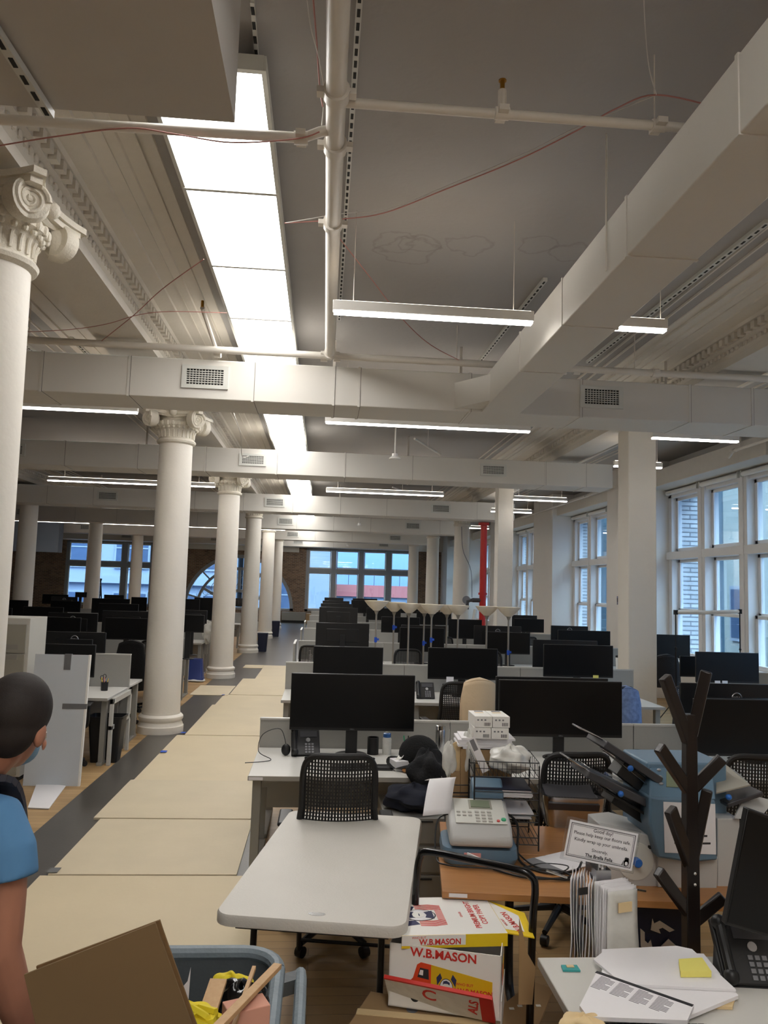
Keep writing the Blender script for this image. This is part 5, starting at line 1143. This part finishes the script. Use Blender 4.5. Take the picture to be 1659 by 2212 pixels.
# --- umbrella bag stand
sx,sy=PY(1300,1880,3.04).x,3.04
t=thing('umbrella_bag_stand','steel umbrella bag stand with sign reading Good day','stand',(sx,sy,0))
build(MB().tube([(sx,sy,.03),(sx,sy,1.12)],.014,14),'post','chrome',t,world=True); build(MB().lathe([(.16,0),(.16,.015),(.03,.03)],(sx,sy,0),32),'base_plate','steel',t,world=True)
A,B,C_,D_=[PY(x,y,sy-.02) for x,y in ((1214,1852),(1366,1884),(1368,1793),(1222,1766))]
ux=(B-A); vz=(D_-A); Wd,Hd=ux.length,vz.length; ang=-math.atan2(ux.z,ux.x); T=Matrix.Translation(A)@rot('Y',ang)
s_=t; T0=Matrix([t['_inv'][i*4:i*4+4] for i in range(4)])@T
hd=build(MB().bb(-.006,Wd+.006,.002,.006,-.006,Hd+.006,T0),'acrylic_holder','acrylic',t); cdv=build(MB().bb(.004,Wd-.004,-.001,.0015,.004,Hd-.004,T0),'sign_card','paper',hd)
for (i0,th) in ((.012,.0022),(.018,.001)):
    m=MB(); a,b,c,d=i0,Wd-i0,i0,Hd-i0
    m.bb(a,b,-.0018,-.001,c,c+th,T0).bb(a,b,-.0018,-.001,d-th,d,T0).bb(a,a+th,-.0018,-.001,c,d,T0).bb(b-th,b,-.0018,-.001,c,d,T0); build(m,'card_border','ink',hd)
def st(s,x,z,size,b=0):
    o=text(s,size,'ink',hd,(0,0,0),Matrix.Identity(4),'sign_text',.0002,bold=b); o.matrix_local=T0@Matrix.Translation((x,-.0016,z))@FRONT
st('Good day!',Wd*.5,Hd*.82,Wd*.066); st('Please help keep our floors safe.',Wd*.5,Hd*.69,Wd*.062); st('Kindly wrap up your umbrella.',Wd*.5,Hd*.53,Wd*.062); st('Sincerely,',Wd*.5,Hd*.33,Wd*.06); st('The Brella Fella',Wd*.5,Hd*.18,Wd*.062,.0004)
pc=MB()   # small penguin drawing with hat and umbrella
px_,pz_=Wd*.89,Hd*.2
pc.lathe([(.0001,-.0012),(.011,-.0012),(.011,0)],n=20,T=T0@Matrix.Translation((px_,-.001,pz_))@rot('X',PI/2)@Matrix.Diagonal((1,1.3,1,1)))
pc.bb(px_-.007,px_+.007,-.0022,-.001,pz_+.013,pz_+.019,T0).bb(px_-.01,px_+.01,-.0022,-.001,pz_+.012,pz_+.014,T0).prism([(px_-.018,pz_-.012),(px_-.012,pz_+.008),(px_-.014,pz_-.012)],-.0022,-.001,T=T0)
build(pc,'penguin_drawing','ink',hd); pw=MB().lathe([(.0001,-.0003),(.006,-.0003),(.006,0)],n=16,T=T0@Matrix.Translation((px_,-.0024,pz_-.003))@rot('X',PI/2)@Matrix.Diagonal((1,1.2,1,1))); build(pw,'penguin_belly','paper',hd)
pt=PY(1300,1905,sy); build(MB().bb(sx-.03,sx+.03,sy-.02,sy+.1,pt.z,pt.z+.05),'bracket','steel',t,world=True)
for (a,b) in (((1180,1880),(1225,1896)),((1318,1925),(1368,1942)),((1352,1918),(1395,1925))):
    p,q=PY(*a,sy-.06),PY(*b,sy-.06)
    if a[0]<1200: p,q=q,p
    build(MB().tube([p,p.lerp(q,.5),q],.0045,8),'hook','chrome',t,world=True)
def bagset(label,x0,x1,yt,yb,n,Y,dx,tw):
    a=PY(x0,yt,Y); b=PY(x1,yb,Y); q=thing('umbrella_bags',label,'plastic bags',((a.x+b.x)/2,Y,b.z),tw); w_=(b.x-a.x); h=a.z-b.z
    for i in range(n):
        y=(i-n/2)*dx; rr=random.uniform(-.006,.006)
        build(MB().grid(lambda u,v,i=i:((u-.5)*w_*(.9+.1*v)+rr,y+.006*math.sin(v*5+i)*v+.003*math.sin(u*6+i),h*(1-v)+rr-.012*(n-i)/n),5,14),'bag_sheet','plasticw' if i==0 else 'paper',q,solid=.0015)
    return q
bagset('left bundle of hanging white umbrella bags seen edge on',1215,1300,1885,2066,9,sy,.011,1.2)
q=bagset('right bundle of hanging white umbrella bags below the sign',1288,1370,1905,2070,9,sy-.06,.01,.3)
b=build(MB().bb(-.032,.03,-.06,-.056,.19,.225),'tape_patch','manila',q)
t=thing('black_tag','small black tag on the left bundle of umbrella bags','tag',PY(1260,1925,sy-.13),.3); build(MB().bb(-.02,.02,-.001,.001,-.013,.013),'tag_face','black',t)
# --- near grey desk at lower right with papers, phone, monitor
t=thing('office_desk','pale grey desk corner at the lower right under the papers','desk',(1.5,2.15,0)); a=PZ(1162,2068,.735)
build(MB().bb(a.x-1.5,.75,-.8,a.y-2.15,.705,.735),'desktop','desk',t,bevel=.003); build(MB().bb(a.x-1.5-.002,a.x-1.5+.002,-.8,a.y-2.15,.706,.733),'edge_band','deskedge',t)
for y in (-.7,.6): build(MB().bb(a.x-1.5+.08,a.x-1.5+.14,y-.03,y+.03,0,.705),'leg','metalgrey',t); build(MB().bb(.62,.68,y-.03,y+.03,0,.705),'leg','metalgrey',t)
def sheet(px,z,h,name,label,cat,mm,Tt=None,group=None):
    q=[PZ(x,y,z) for x,y in px]; c=sum(q,Vector())/len(q); t=thing(name,label,cat,(c.x,c.y,z-h),0,group)
    build(MB().prism([(p.x-c.x,p.y-c.y) for p in q],0,h,'Z'),'sheet',mm,t); return t
sheet([(1352,2185),(1500,2172),(1582,2175),(1590,2145),(1460,2100),(1350,2110)],.745,.009,'folder','manila folders at bottom of the paper pile on the near desk','folder','manila')
sheet([(1300,2100),(1475,2200),(1595,2150),(1520,2060),(1300,2050)],.757,.011,'paper_stack','white paper pile on near desk, middle layers under the top sheet','paper stack','paper')
sheet([(1282,2072),(1345,2125),(1590,2137),(1495,2050),(1462,2043),(1310,2050)],.766,.008,'paper_stack','top white sheet of the pile on the near desk below sticky pad','paper stack','paper')
q=[PZ(x,y,.79) for x,y in ((1470,2096),(1466,2069),(1517,2066),(1537,2096))]; c=sum(q,Vector())/4
t=thing('sticky_note_pad','yellow sticky note pad on the white paper pile','note pad',(c.x,c.y,.767)); build(MB().prism([(p.x-c.x,p.y-c.y) for p in q],0,.02,'Z'),'pad','sticky',t,bevel=.001)
q=[PZ(x,y,.78) for x,y in ((1252,2172),(1290,2097),(1499,2170),(1485,2204),(1270,2196))]; c=sum(q,Vector())/5
t=thing('printed_report','stapled printed report with black spine lying on the papers','document',(c.x,c.y,.768)); build(MB().prism([(p.x-c.x,p.y-c.y) for p in q],0,.012,'Z'),'pages','paper',t)
a,b=q[1]-c,q[2]-c; a.z=b.z=0; e=(b-a).normalized(); n_=Vector((e.y,-e.x,0))
build(MB().prism([tuple((a+n_*.002).xy),tuple((b+n_*.002).xy),tuple((b+n_*.018).xy),tuple((a+n_*.018).xy)],.0121,.0128,'Z'),'black_spine','ink',t)
L_=(b-a).length
for k in range(4):
    for r in range(11):
        s0=a+e*(L_*(.08+.2*k))+n_*(.026+.0085*r)
        s1=s0+e*L_*(.16 if r%5 else .1); build(MB().prism([tuple(s0.xy),tuple(s1.xy),tuple((s1+n_*.0035).xy),tuple((s0+n_*.0035).xy)],.0121,.0125,'Z'),'text_line','inkgrey',t)
t=sheet([(1212,2084),(1216,2095),(1254,2096),(1246,2084)],.742,.006,'binder_clip','teal clip with cream paper on the near grey desk','clip','teal'); build(MB().bb(-.012,.014,-.002,.012,.006,.009),'paper_fold','manila',t)
c=PZ(1255,2205,.75); o=solo(lump(MB(),(0,0,.02),.06,51,(1.1,.9,.45)),'cloth','manila','cream cloth at the bottom edge on the near desk','cloth'); o.location=(c.x,c.y-.03,.735)
t=thing('keyboard','black keyboard cut off at bottom edge on the near desk','keyboard',(PZ(1390,2215,.75).x,PZ(1390,2215,.75).y-.06,.735),-.03); build(MB().bb(-.2,.2,-.07,.07,0,.016),'keyboard_case','black',t,bevel=.003)
for r in range(5):
    for k in range(18): build(MB().bb(-.19+k*.021,-.172+k*.021,-.06+r*.025,-.04+r*.025,.016,.021),'key','bezel',t)
c=PZ(1610,2130,.735); phone('large black desk phone at the lower right beside the papers',(c.x+.035,c.y+.05),-.12,sc=.95)
t=thing('monitor','black monitor cut off at the right edge, turned sideways above phone','monitor',(1.62,2.62,.735),0)
q=[PY(x,y,2.62) for x,y in ((1608,1742),(1700,1775),(1660,2020),(1560,1992))]
build(MB().prism([(p.x,p.z) for p in q],2.6,2.63),'housing','bezel',t,world=True,bevel=.004); qc=sum(q,Vector())/4
build(MB().prism([((p.x-qc.x)*.94+qc.x,(p.z-qc.z)*.95+qc.z) for p in q],2.598,2.6),'display','screen',t,world=True)
build(MB().tube([(1.66,2.68,.745),(1.66,2.68,1.15)],.02,10).tube([(1.66,2.68,1.12),(1.6,2.63,1.12)],.02,8),'stand','black',t,world=True); build(MB().lathe([(.1,0),(.1,.012),(.03,.02)],(.04,.06,0),28),'stand_base','black',t)
# --- push cart with paper cartons
t=thing('push_cart','black handled push cart behind the white folding table','cart',(.66,3.2,0))
pts=[PY(x,y,Y) for x,y,Y in ((897,1960,3.42),(900,1900,3.42),(906,1856,3.42),(925,1840,3.4),(1020,1858,3.3),(1118,1879,3.2),(1147,1893,3.18),(1156,1920,3.17),(1150,2010,3.17))]
pts=[Vector((pts[0].x,3.42,.12))]+pts+[Vector((pts[-1].x-.01,3.17,.12))]
build(MB().tube(spline(pts,5),.0155,12),'handle','blackgloss',t,world=True)
p=PY(990,1851,3.33); build(MB().bb(-.045,.045,-.003,.003,-.004,.004,Matrix.Translation((.03,.13-.02,p.z+.004))@rot('Z',-.55)@rot('Y',.2)),'handle_sticker','paper',t)
build(MB().prism([(.36,2.75),(.92,2.66),(1.0,3.2),(.46,3.42)],.1,.14,'Z'),'platform','mdark',t,world=True)
for x,y in ((.45,2.85),(.85,2.78),(.9,3.15),(.55,3.3)): build(MB().tube([(x-.02,y,.05),(x+.02,y,.05)],.05,16),'wheel','black',t,world=True)
A=PZ(842,2036,.665);B=PZ(1083,2066,.665);C3=PZ(1130,2042,.665)
ex=(B-A); ex.z=0; Wm=ex.length; rz=math.atan2(ex.y,ex.x)
box_thing('cardboard_box','brown carton on the cart under the white paper carton','box',((A.x+B.x)/2+.03,(A.y+B.y)/2+.16,.14),(Wm-.03,.28,.29),'card',rz)
t=thing('paper_carton','white copy paper carton printed with red and yellow truck, open','box',(A.x,A.y,.432),rz)
Hm=.233; Dm=.24
m=MB().bb(0,Wm,0,.004,0,Hm).bb(0,Wm,Dm-.004,Dm,0,Hm).bb(0,.004,0,Dm,0,Hm).bb(Wm-.004,Wm,0,Dm,.0,Hm).bb(0,Wm,0,Dm,0,.004); build(m,'carton_walls','white',t)
build(MB().bb(.004,Wm-.004,.004,Dm-.004,.08,.12),'carton_content','inkblue',t)
build(MB().prism([(Wm,.02),(Wm+.07,-.02),(Wm+.07,.1),(Wm,.08)],.02,.024,'Z') if False else MB().bb(Wm,Wm+.004,.0,Dm+.02,-.06,.07),'end_flap','white',t)
def T_(s,x,z,size,mm,b=0,y=-.0015,r=0,par=t,name='printed_word',shear=0,sx=1): return text(s,size,mm,par,(x,y,z),FRONT@rot('Z',r),name,.0003,bold=b,shear=shear,sx=sx)
T_('W.B.MASON',Wm*.49,Hm-.024,.044,'redink',.0012,sx=1.05)
cab=[(.08,.05),(.08,.1),(.095,.115),(.11,.165),(.125,.175),(.165,.17),(.165,.045)]
build(MB().prism(cab,-.0012,0),'truck_cab_print','vanred',t); build(MB().prism([(.165,.045),(.165,.17),(.40,.135),(.40,.02)],-.0011,0),'truck_body_print','vanyel',t)
build(MB().prism([(.112,.12),(.122,.155),(.155,.152),(.157,.115)],-.0018,-.0012),'truck_window_print','ink',t); build(MB().prism([(.118,.13),(.123,.148),(.135,.147),(.134,.128)],-.0022,-.0018),'window_figure','white',t)
for x in (.105,.36): build(MB().lathe([(.018,-.0015),(.018,0),(.001,0)],n=20,T=Matrix.Translation((x,-.0015,.045 if x<.2 else .03))@rot('X',PI/2)),'truck_wheel_print','ink',t)
def portrait(par,T,s=1):
    e=build(MB().lathe([(.001,0),(.026*s,0),(.026*s,.0008)],n=28,T=T@Matrix.Diagonal((1,1.25,1,1))),'portrait_oval','ink',par); build(MB().lathe([(.001,0),(.024*s,0),(.024*s,.0012)],n=28,T=T@Matrix.Diagonal((1,1.25,1,1))),'portrait_field','paper',par)
    build(MB().lathe([(.001,0),(.0125*s,0),(.0125*s,.0018)],n=20,T=T@Matrix.Translation((0,.006*s,0))@Matrix.Diagonal((1,1.2,1,1))),'portrait_face','white',par)
    build(MB().prism([(-.013*s,.01*s),(-.012*s,.022*s),(.0,.026*s),(.013*s,.02*s),(.013*s,.01*s),(.004*s,.015*s),(-.008*s,.014*s)],.0018,.0024,'Z',T).bb(-.005*s,.005*s,.0,.002*s,.0018,.0024,T),'portrait_hair','inkblue',par)
    build(MB().prism([(-.018*s,-.027*s),(-.012*s,-.01*s),(.0,-.014*s),(.012*s,-.01*s),(.018*s,-.027*s)],.0012,.002,'Z',T),'portrait_suit','inkblue',par)
def flag(par,T,s=1,mir=1):
    build(MB().prism([(mir*.0,.0),(mir*.02*s,.03*s),(mir*.012*s,.05*s),(mir*-.004*s,.03*s)],0,.001,'Z',T),'flag_canton','inkblue',par)
    for k in range(5): build(MB().prism([(mir*(.004*k)*s,-.002*k*s),(mir*(.004*k+.002)*s,-.002*k*s),(mir*(-.008+.004*k)*s,-.05*s+.004*k*s),(mir*(-.011+.004*k)*s,-.048*s+.004*k*s)],0,.001,'Z',T),'flag_stripe','redink',par)
TT=Matrix.Translation((.225,-.0014,.095))@rot('X',PI/2); portrait(t,TT); flag(t,TT@Matrix.Translation((-.035,.005,0)),.9,1); flag(t,TT@Matrix.Translation((.035,.005,0)),.9,-1)
T_('WHO BUT',.295,.113,.014,'redink',.0002); T_('W.B.MASON',.335,.09,.024,'redink',.0006); 
T5=rot('Z',PI/2); 
ps=build(MB().prism([(.04,.13),(.04,.19),(.1,.2),(.13,.17),(.12,.12)],Wm+.0045,Wm+.0055,'X'),'side_truck_print','vanyel',t); build(MB().prism([(.02,.12),(.02,.17),(.04,.19),(.04,.13)],Wm+.0045,Wm+.0056,'X'),'side_cab_print','vanred',t)
# flattened lid on top
zt=.70
q=[PZ(x,y,zt) for x,y in ((880,1941),(1075,1944),(1086,2016),(868,2021))]; c=q[3].copy(); ex=q[2]-q[3]; rz2=math.atan2(ex.y,ex.x); Wl=ex.length+.02; Dl=(q[0]-q[3]).length
t=thing('carton_lid','white and yellow copy paper carton lid lying on top of the carton','box lid',(c.x,c.y,zt-.03),rz2)
build(MB().bb(0,Wl,0,Dl,.026,.03),'lid_top','white',t); build(MB().bb(0,Wl,-.002,.0,-.018,.03),'lid_front','yellow',t); build(MB().bb(.0,Wl*.6,-.003,-.002,-.008,.03),'front_label','white',t)
TT=rot('X',PI/2); T_('W.B.MASON',Wl*.36,.004,.03,'redink',.0008,y=-.0034,par=t); T_('WHO BUT',Wl*.16,.021,.012,'redink',y=-.0034,par=t)
e=q[2]-c
build(MB().prism([(Wl,.02),(Wl+.1,-.03),(Wl+.13,.2),(Wl,Dl-.02)],.02,.024,'Z'),'end_flap','yellow',t); build(MB().prism([(Wl+.005,.05),(Wl+.075,.02),(Wl+.095,.17),(Wl+.005,Dl-.04)],.0242,.0252,'Z'),'flap_label','white',t)
text('W.B.MASON',.035,'redink',t,(Wl+.05,.11,.0256),rot('Z',PI/2+.12),'printed_word',.0003,bold=.0008); text('WHO BUT',.014,'redink',t,(Wl+.018,.11,.0256),rot('Z',PI/2+.1),'printed_word',.0003)
text('PREMIUM BRIGHT',.033,'redink',t,(Wl-.1,Dl*.5,.0304),rot('Z',PI/2),'printed_word',.0003,bold=.0006); text('COPY PAPER',.033,'redink',t,(Wl-.065,Dl*.5,.0304),rot('Z',PI/2),'printed_word',.0003,bold=.0006); text('LEDGER',.014,'redink',t,(Wl-.15,Dl*.5,.0304),rot('Z',PI/2),'printed_word',.0003)
P5=Matrix.Translation((.115,Dl*.5,.0302))@rot('Z',-PI/2+PI); portrait(t,Matrix.Translation((.1,Dl*.5,.0302))@rot('Z',PI/2),2.1)
for sg in (1,-1):
    build(MB().prism([(.02,Dl*.5+sg*.055),(.075,Dl*.5+sg*.05),(.09,Dl*.5+sg*.085),(.03,Dl*.5+sg*.1)][::sg],.03,.0306,'Z'),'flag_canton','inkblue',t)
    for k in range(6): y=Dl*.5+sg*(.05+.009*k); build(MB().prism([(.09,y),(.15,y+sg*.004),(.2,y-sg*.008),(.2,y-sg*.003),(.15,y+sg*.009),(.09,y+.004*sg)][::sg],.03,.0306,'Z'),'flag_stripe','redink',t)
build(MB().prism([(.17,Dl*.5-.045),(.2,Dl*.5-.05),(.2,Dl*.5+.05),(.17,Dl*.5+.045)],.0302,.031,'Z'),'ribbon_print','pink',t)
# loose cardboard beside and in front
q=[PZ(x,y,.42) for x,y in ((738,2235),(800,2140),(1062,2188),(1050,2235))]; c=sum(q,Vector())/4
t=thing('cardboard_box','brown closed carton at the bottom edge before the printed carton','box',(c.x,c.y,0)); build(MB().prism([((p.x-c.x),(p.y-c.y)) for p in q],.0,.42,'Z'),'carton','card',t,bevel=.004)
mid=(q[0]+q[1])/2-c; mid2=(q[2]+q[3])/2-c; build(MB().bar((mid.x,mid.y,.421),(mid2.x,mid2.y,.421),.04,.002),'tape_seam','manila',t)
pp=PZ(890,2182,.42)-c; build(MB().lathe([(.022,.4205),(.022,.4215),(.001,.4215)],(pp.x,pp.y,0),24),'round_stamp','inkgrey',t)
text('BOX CERTIFICATE',.01,'inkgrey',t,(pp.x+.08,pp.y-.01,.4206),rot('Z',-.18),'stamp_text',.0003) if False else None
qa,qb,qc_,qd=PZ(846,2116,.55),PZ(1078,2164,.55),PZ(1066,2200,.455),PZ(838,2152,.455)
e1=(qc_-qd); Lq=e1.length; e1.normalize(); e2=(qa-qd); e2=(e2-e1*e2.dot(e1)); Hq=e2.length; e2.normalize(); e3=e1.cross(e2)
Tq=Matrix(((e1.x,e2.x,e3.x,0),(e1.y,e2.y,e3.y,0),(e1.z,e2.z,e3.z,0),(0,0,0,1)))
t=thing('poly_mailer','white and red plastic mailer wedged behind the brown carton','bag',qd)
build(MB().bb(0,Lq,-.03,Hq,-.012,0,Tq),'bag_body','plasticw',t,bevel=.004); build(MB().bb(Lq-.045,Lq+.004,-.03,Hq,-.013,.0008,Tq),'red_border','redink',t); build(MB().bb(0,Lq,Hq-.006,Hq+.002,-.013,.0008,Tq),'red_border','redink',t)
for (w_,x,y,sz,r) in (('C',Lq*.42,Hq*.55,.085,-.1),('ALS',Lq*.83,Hq*.4,.05,1.4)):
    o=text(w_,sz,'redink',t,(0,0,0),Matrix.Identity(4),'printed_word',.0003,bold=.0012); o.matrix_local=Tq@Matrix.Translation((x,y,.001))@rot('Z',r)
t=thing('cardboard_sheet','upright brown cardboard flap right of the printed carton','cardboard',(.95,3.1,.1),0)
q=[PY(x,y,3.05) for x,y in ((1122,1985),(1140,2060),(1157,2090),(1150,2170),(1120,2170))]; m=MB().prism([(p.x,p.z) for p in q],3.05,3.055); build(m,'flap','card',t,world=True)
q=[PZ(x,y,.3) for x,y in ((1080,2175),(1150,2120),(1195,2135),(1160,2225),(1080,2240))]; c=sum(q,Vector())/5
t=thing('cardboard_sheet','torn brown cardboard with tape bits on the right of the cart','cardboard',(c.x,c.y,.29)); build(MB().prism([(p.x-c.x,p.y-c.y) for p in q],0,.01,'Z'),'sheet','card',t)
for i in range(4): build(MB().box((-.06+.04*i,.02*(i%2)-.01,.012),(.02,.014,.002)),'tape_bit','white',t)
# --- grey tub truck with rubbish
cxT,cyT=-.395,2.03
t=thing('tub_truck','big grey plastic tub truck at the bottom left full of scraps','tub',(cxT,cyT,0))
m=MB(); tub(m,[(.48,.95,.08,.22,0,0),(.6,1.14,.12,.86,0,0),(.58,1.12,.11,.86,0,0),(.46,.93,.07,.25,0,0)]); build(m,'tub_shell','bin',t,sharp=50)
rim=rrect(.61,1.15,.12,6); rim=[(x,y,.875) for x,y in rim]; rim.append(rim[0]); build(MB().tube(rim,.022,10,cap=False),'rim','binrim',t)
bar=spline([(.36,.52,.80),(.375,.45,.86),(.375,0,.86),(.37,-.45,.86),(.36,-.52,.8)]); build(MB().tube(bar,.018,10),'push_bar','binrim',t)
for y in (.42,.1,-.25): build(MB().bar((.29,y-.02,.85),(.375,y+.03,.85),.05,.04),'bar_bracket','bin',t)
for x in (-.18,.18):
    for y in (-.35,.35): build(MB().tube([(x-.02,y,.06),(x+.02,y,.06)],.06,16).bb(x-.03,x+.03,y-.03,y+.03,.06,.24),'caster','mdark',t)
def inT(px,Y,dy,name,label,cat,mm):
    q=[PY(x,y,Y) for x,y in px]; c=sum(q,Vector())/len(q); s=thing(name,label,cat,c); build(MB().prism([(p.x,p.z) for p in q],Y,Y+dy),'panel',mm,s,world=True); return s
s=inT([(52,2106),(335,1994),(440,2285),(110,2360)],1.86,.006,'cardboard_sheet','large brown cardboard sheet sticking out of the grey tub','cardboard','carddark')
s=inT([(78,2088),(345,1988),(352,2010),(450,2285),(120,2330)],1.872,.006,'cardboard_sheet','rear brown cardboard layer behind the large sheet in tub','cardboard','cardedge')
def stick(label,a,Ya,b,Yb,w_,h_,mm='raw',name='wood_strip'):
    p,q=PY(*a,Ya),PY(*b,Yb); s=thing(name,label,'wood scrap',p.lerp(q,.5)); build(MB().bar(p,q,w_,h_),'wood',mm,s,world=True,bevel=.001)
stick('long pale wood strip leaning to the right rim of the tub',(600,2086),2.12,(450,2240),1.75,.022,.012)
stick('thin wood dowel standing in the tub before the strip',(549,2090),2.1,(500,2230),1.85,.01,.01)
stick('flat wood piece with a screw hole in the tub',(472,2118),2.2,(440,2215),2.05,.045,.012)
s=inT([(404,2200),(412,2090),(405,2120),(380,2150),(385,2240),(400,2240)],1.95,.002,'paper_sheet','white paper sheet curling behind the cardboard in the tub','paper','paper')
s=thing('yellow_straps','tangled yellow plastic straps in the tub','strap',PY(430,2190,2.0))
for k in range(4):
    r=random.Random(k); build(MB().tube(spline([(r.uniform(-.06,.06),r.uniform(-.05,.05),r.uniform(-.04,.03)) for _ in range(5)]),.009,5),'strap_loop','yelfab',s)
o=solo(lump(MB(),(0,0,0),.06,61,(1.2,1,.8)),'black_bag','blackgloss','shiny black plastic bag crumpled in the tub','bag'); o.location=PY(520,2165,2.2)
o=solo(lump(MB(),(0,0,0),.05,63,(1.2,1,.8)),'yellow_wrapper','yelfab','yellow and black wrapper crumpled in the tub','wrapper'); o.location=PY(498,2140,2.28)
box_thing('brick','pinkish brick lying in the tub','brick',PY(530,2215,1.95),(.1,.06,.05),'brickpink',.4)
solo(MB().bb(cxT-.24,cxT+.24,cyT-.45,cyT+.48,.5,.62),'rubbish_fill','mdark','dark rubbish filling the bottom of the grey tub','rubbish')
# --- person at the left edge
t=thing('person','person in blue T-shirt and backpack walking away at left edge','person',(-.972,2.14,0),-.3)
def capsule(m,pts,rs,n=14): m.tube(spline(pts,4),[rs[0]]*0 or interp(rs,len(spline(pts,4))),n); m.sphere(pts[0],rs[0],n,8); m.sphere(pts[-1],rs[-1],n,8); return m
def interp(rs,k):
    o=[]
    for i in range(k):
        f=i/(k-1)*(len(rs)-1); a=int(min(f,len(rs)-2)); o.append(rs[a]+(rs[a+1]-rs[a])*(f-a))
    return o
m=MB(); HC=Vector((.155,.075,1.65))   # head centre
Th=Matrix.Translation(HC)@rot('Z',.36)@rot('Y',.15)@rot('X',-.1)
m.sphere((0,-.015,.03),.088,24,16,(.87,1.08,1.05),T=Th); m.sphere((0,.03,-.03),.07,20,12,(.86,1.0,1.15),T=Th); m.sphere((0,.055,-.085),.035,14,8,(1.1,.9,.8),T=Th)
m.sphere((0,.105,-.02),.014,10,8,(.9,1.3,1.6),T=Th); m.sphere((0,.09,.02),.02,10,6,(2.2,.6,.6),T=Th); m.sphere((0,.093,-.06),.015,10,6,(1.6,.6,.6),T=Th)
for s in (-1,1): m.sphere((s*.082,-.005,-.01),.03,12,8,(.35,.75,1.1),T=Th@rot('Z',-s*.3)); m.sphere((s*.086,-.0,-.035),.016,10,6,(.4,.7,1),T=Th)
capsule(m,[(0.02,-.02,1.38),(.07,-.0,1.5),(.14,.045,1.6)],[.075,.062,.06])
m.sphere((0,0,1.3),.16,20,12,(1.1,.68,1.2)); m.sphere((0,0,1.05),.15,20,12,(1.0,.68,1.3)); m.sphere((0,0,.93),.16,20,12,(1.05,.75,.8))
for s in (-1,1):
    capsule(m,[(s*.12,0,1.42),(s*.19,-.005,1.41),(s*.225,-.01,1.3),(s*.235,-.015,1.13)],[.06,.062,.053,.045]); capsule(m,[(s*.235,-.015,1.13),(s*.245,.03,1.0),(s*.25,.09,.87)],[.046,.045,.03])
    hx=Vector((s*.25,.1,.83)); m.sphere(hx,.04,14,8,(.55,.9,1.15))
    for k,(l,dy) in enumerate(((.062,-.026),(.072,-.009),(.07,.009),(.056,.026))):
        b=hx+Vector((0,dy,-.03)); capsule(m,[b,b+Vector((-s*.004,.008,-l*.55)),b+Vector((-s*.018,.012,-l))],[.0095,.009,.0075],8)
    b=hx+Vector((-s*.005,.035,.005)); capsule(m,[b,b+Vector((-s*.01,.02,-.03)),b+Vector((-s*.014,.018,-.055))],[.011,.0105,.009],8)
    capsule(m,[(s*.09,0,.92),(s*.1,.0 if s>0 else .08,.5),(s*.1,-.05 if s>0 else .1,.1)],[.09,.062,.042]); m.sphere((s*.1,(.0 if s>0 else .15),.04),.045,12,8,(.95,2.4,.85))
bd=build(m,'body','skin',t,sharp=180); k=bd.modifiers.new('r','REMESH'); k.mode='VOXEL'; k.voxel_size=.0055; k.use_smooth_shade=True; k=bd.modifiers.new('s','SMOOTH'); k.iterations=3
def cloth(m,name,mm,vs=.012,it=4):
    o=build(m,name,mm,t,sharp=180); k=o.modifiers.new('r','REMESH'); k.mode='VOXEL'; k.voxel_size=vs; k.use_smooth_shade=True; k=o.modifiers.new('s','SMOOTH'); k.iterations=it; return o
m=MB().sphere((0,-.018,.045),.098,28,16,(.89,1.06,1.0),T=Th); m.sphere((0,-.05,-.0),.078,20,12,(.93,.8,1.0),T=Th); cloth(m,'hair','hair',.006,2)
m=MB().sphere((0,0,1.3),.19,24,14,(1.08,.72,1.0)); m.lathe([(.2,0),(.2,.28),(.19,.42),(.12,.5)],(0,0,.95),28,sy=.7)
for s in (-1,1): m.tube([(s*.1,0,1.435),(s*.18,-.002,1.425),(s*.225,-.008,1.36),(s*.238,-.012,1.30)],[.068,.074,.07,.07],16)
cloth(m,'shirt','shirt',.009,2)
m=MB().lathe([(.17,0),(.175,.1),(.19,.2)],(0,0,.82),28,sy=.75)
for s in (-1,1): m.tube(spline([(s*.085,0,.95),(s*.1,0 if s>0 else .08,.5),(s*.1,-.05 if s>0 else .1,.08)],4),interp([.1,.08,.065],9),16)
cloth(m,'trousers','jeans')
m=MB().tube(spline([(.0,-.15,1.38),(.09,-.1,1.5),(.13,.0,1.52),(.14,.1,1.44),(.16,.15,1.25),(.15,.1,1.1)]),.02,8)
for s in (1,-1):
    pts=spline([(s*.1,-.15,1.42),(s*.14,-.08,1.52),(s*.17,.03,1.525),(s*.15,.12,1.38),(s*.14,.13,1.2),(s*.13,.02,1.05)],6)
    mm_=MB()
    for a,b in zip(pts[:-1],pts[1:]): mm_.bar(a,b,.055,.016)
    build(mm_,'backpack_strap','strap',t)
m=MB(); tub(m,[(.26,.12,.04,1.02,0,-.2),(.3,.16,.05,1.15,0,-.2),(.28,.14,.05,1.42,0,-.19),(.2,.08,.03,1.47,0,-.17)]); build(m,'backpack','strap',t,bevel=.01)
m=MB(); m.sphere((0,.075,-.06),.06,20,12,(.98,.75,.85),T=Th); build(m,'face_mask','mask',t,sharp=180)
for s in (-1,1): build(MB().tube([Th@Vector(p) for p in ((s*.055,.08,-.045),(s*.078,.03,-.02),(s*.087,-.02,.0))],.0025,6),'mask_loop','white',t)
for o in INV:
    if '_inv' in o: del o['_inv']
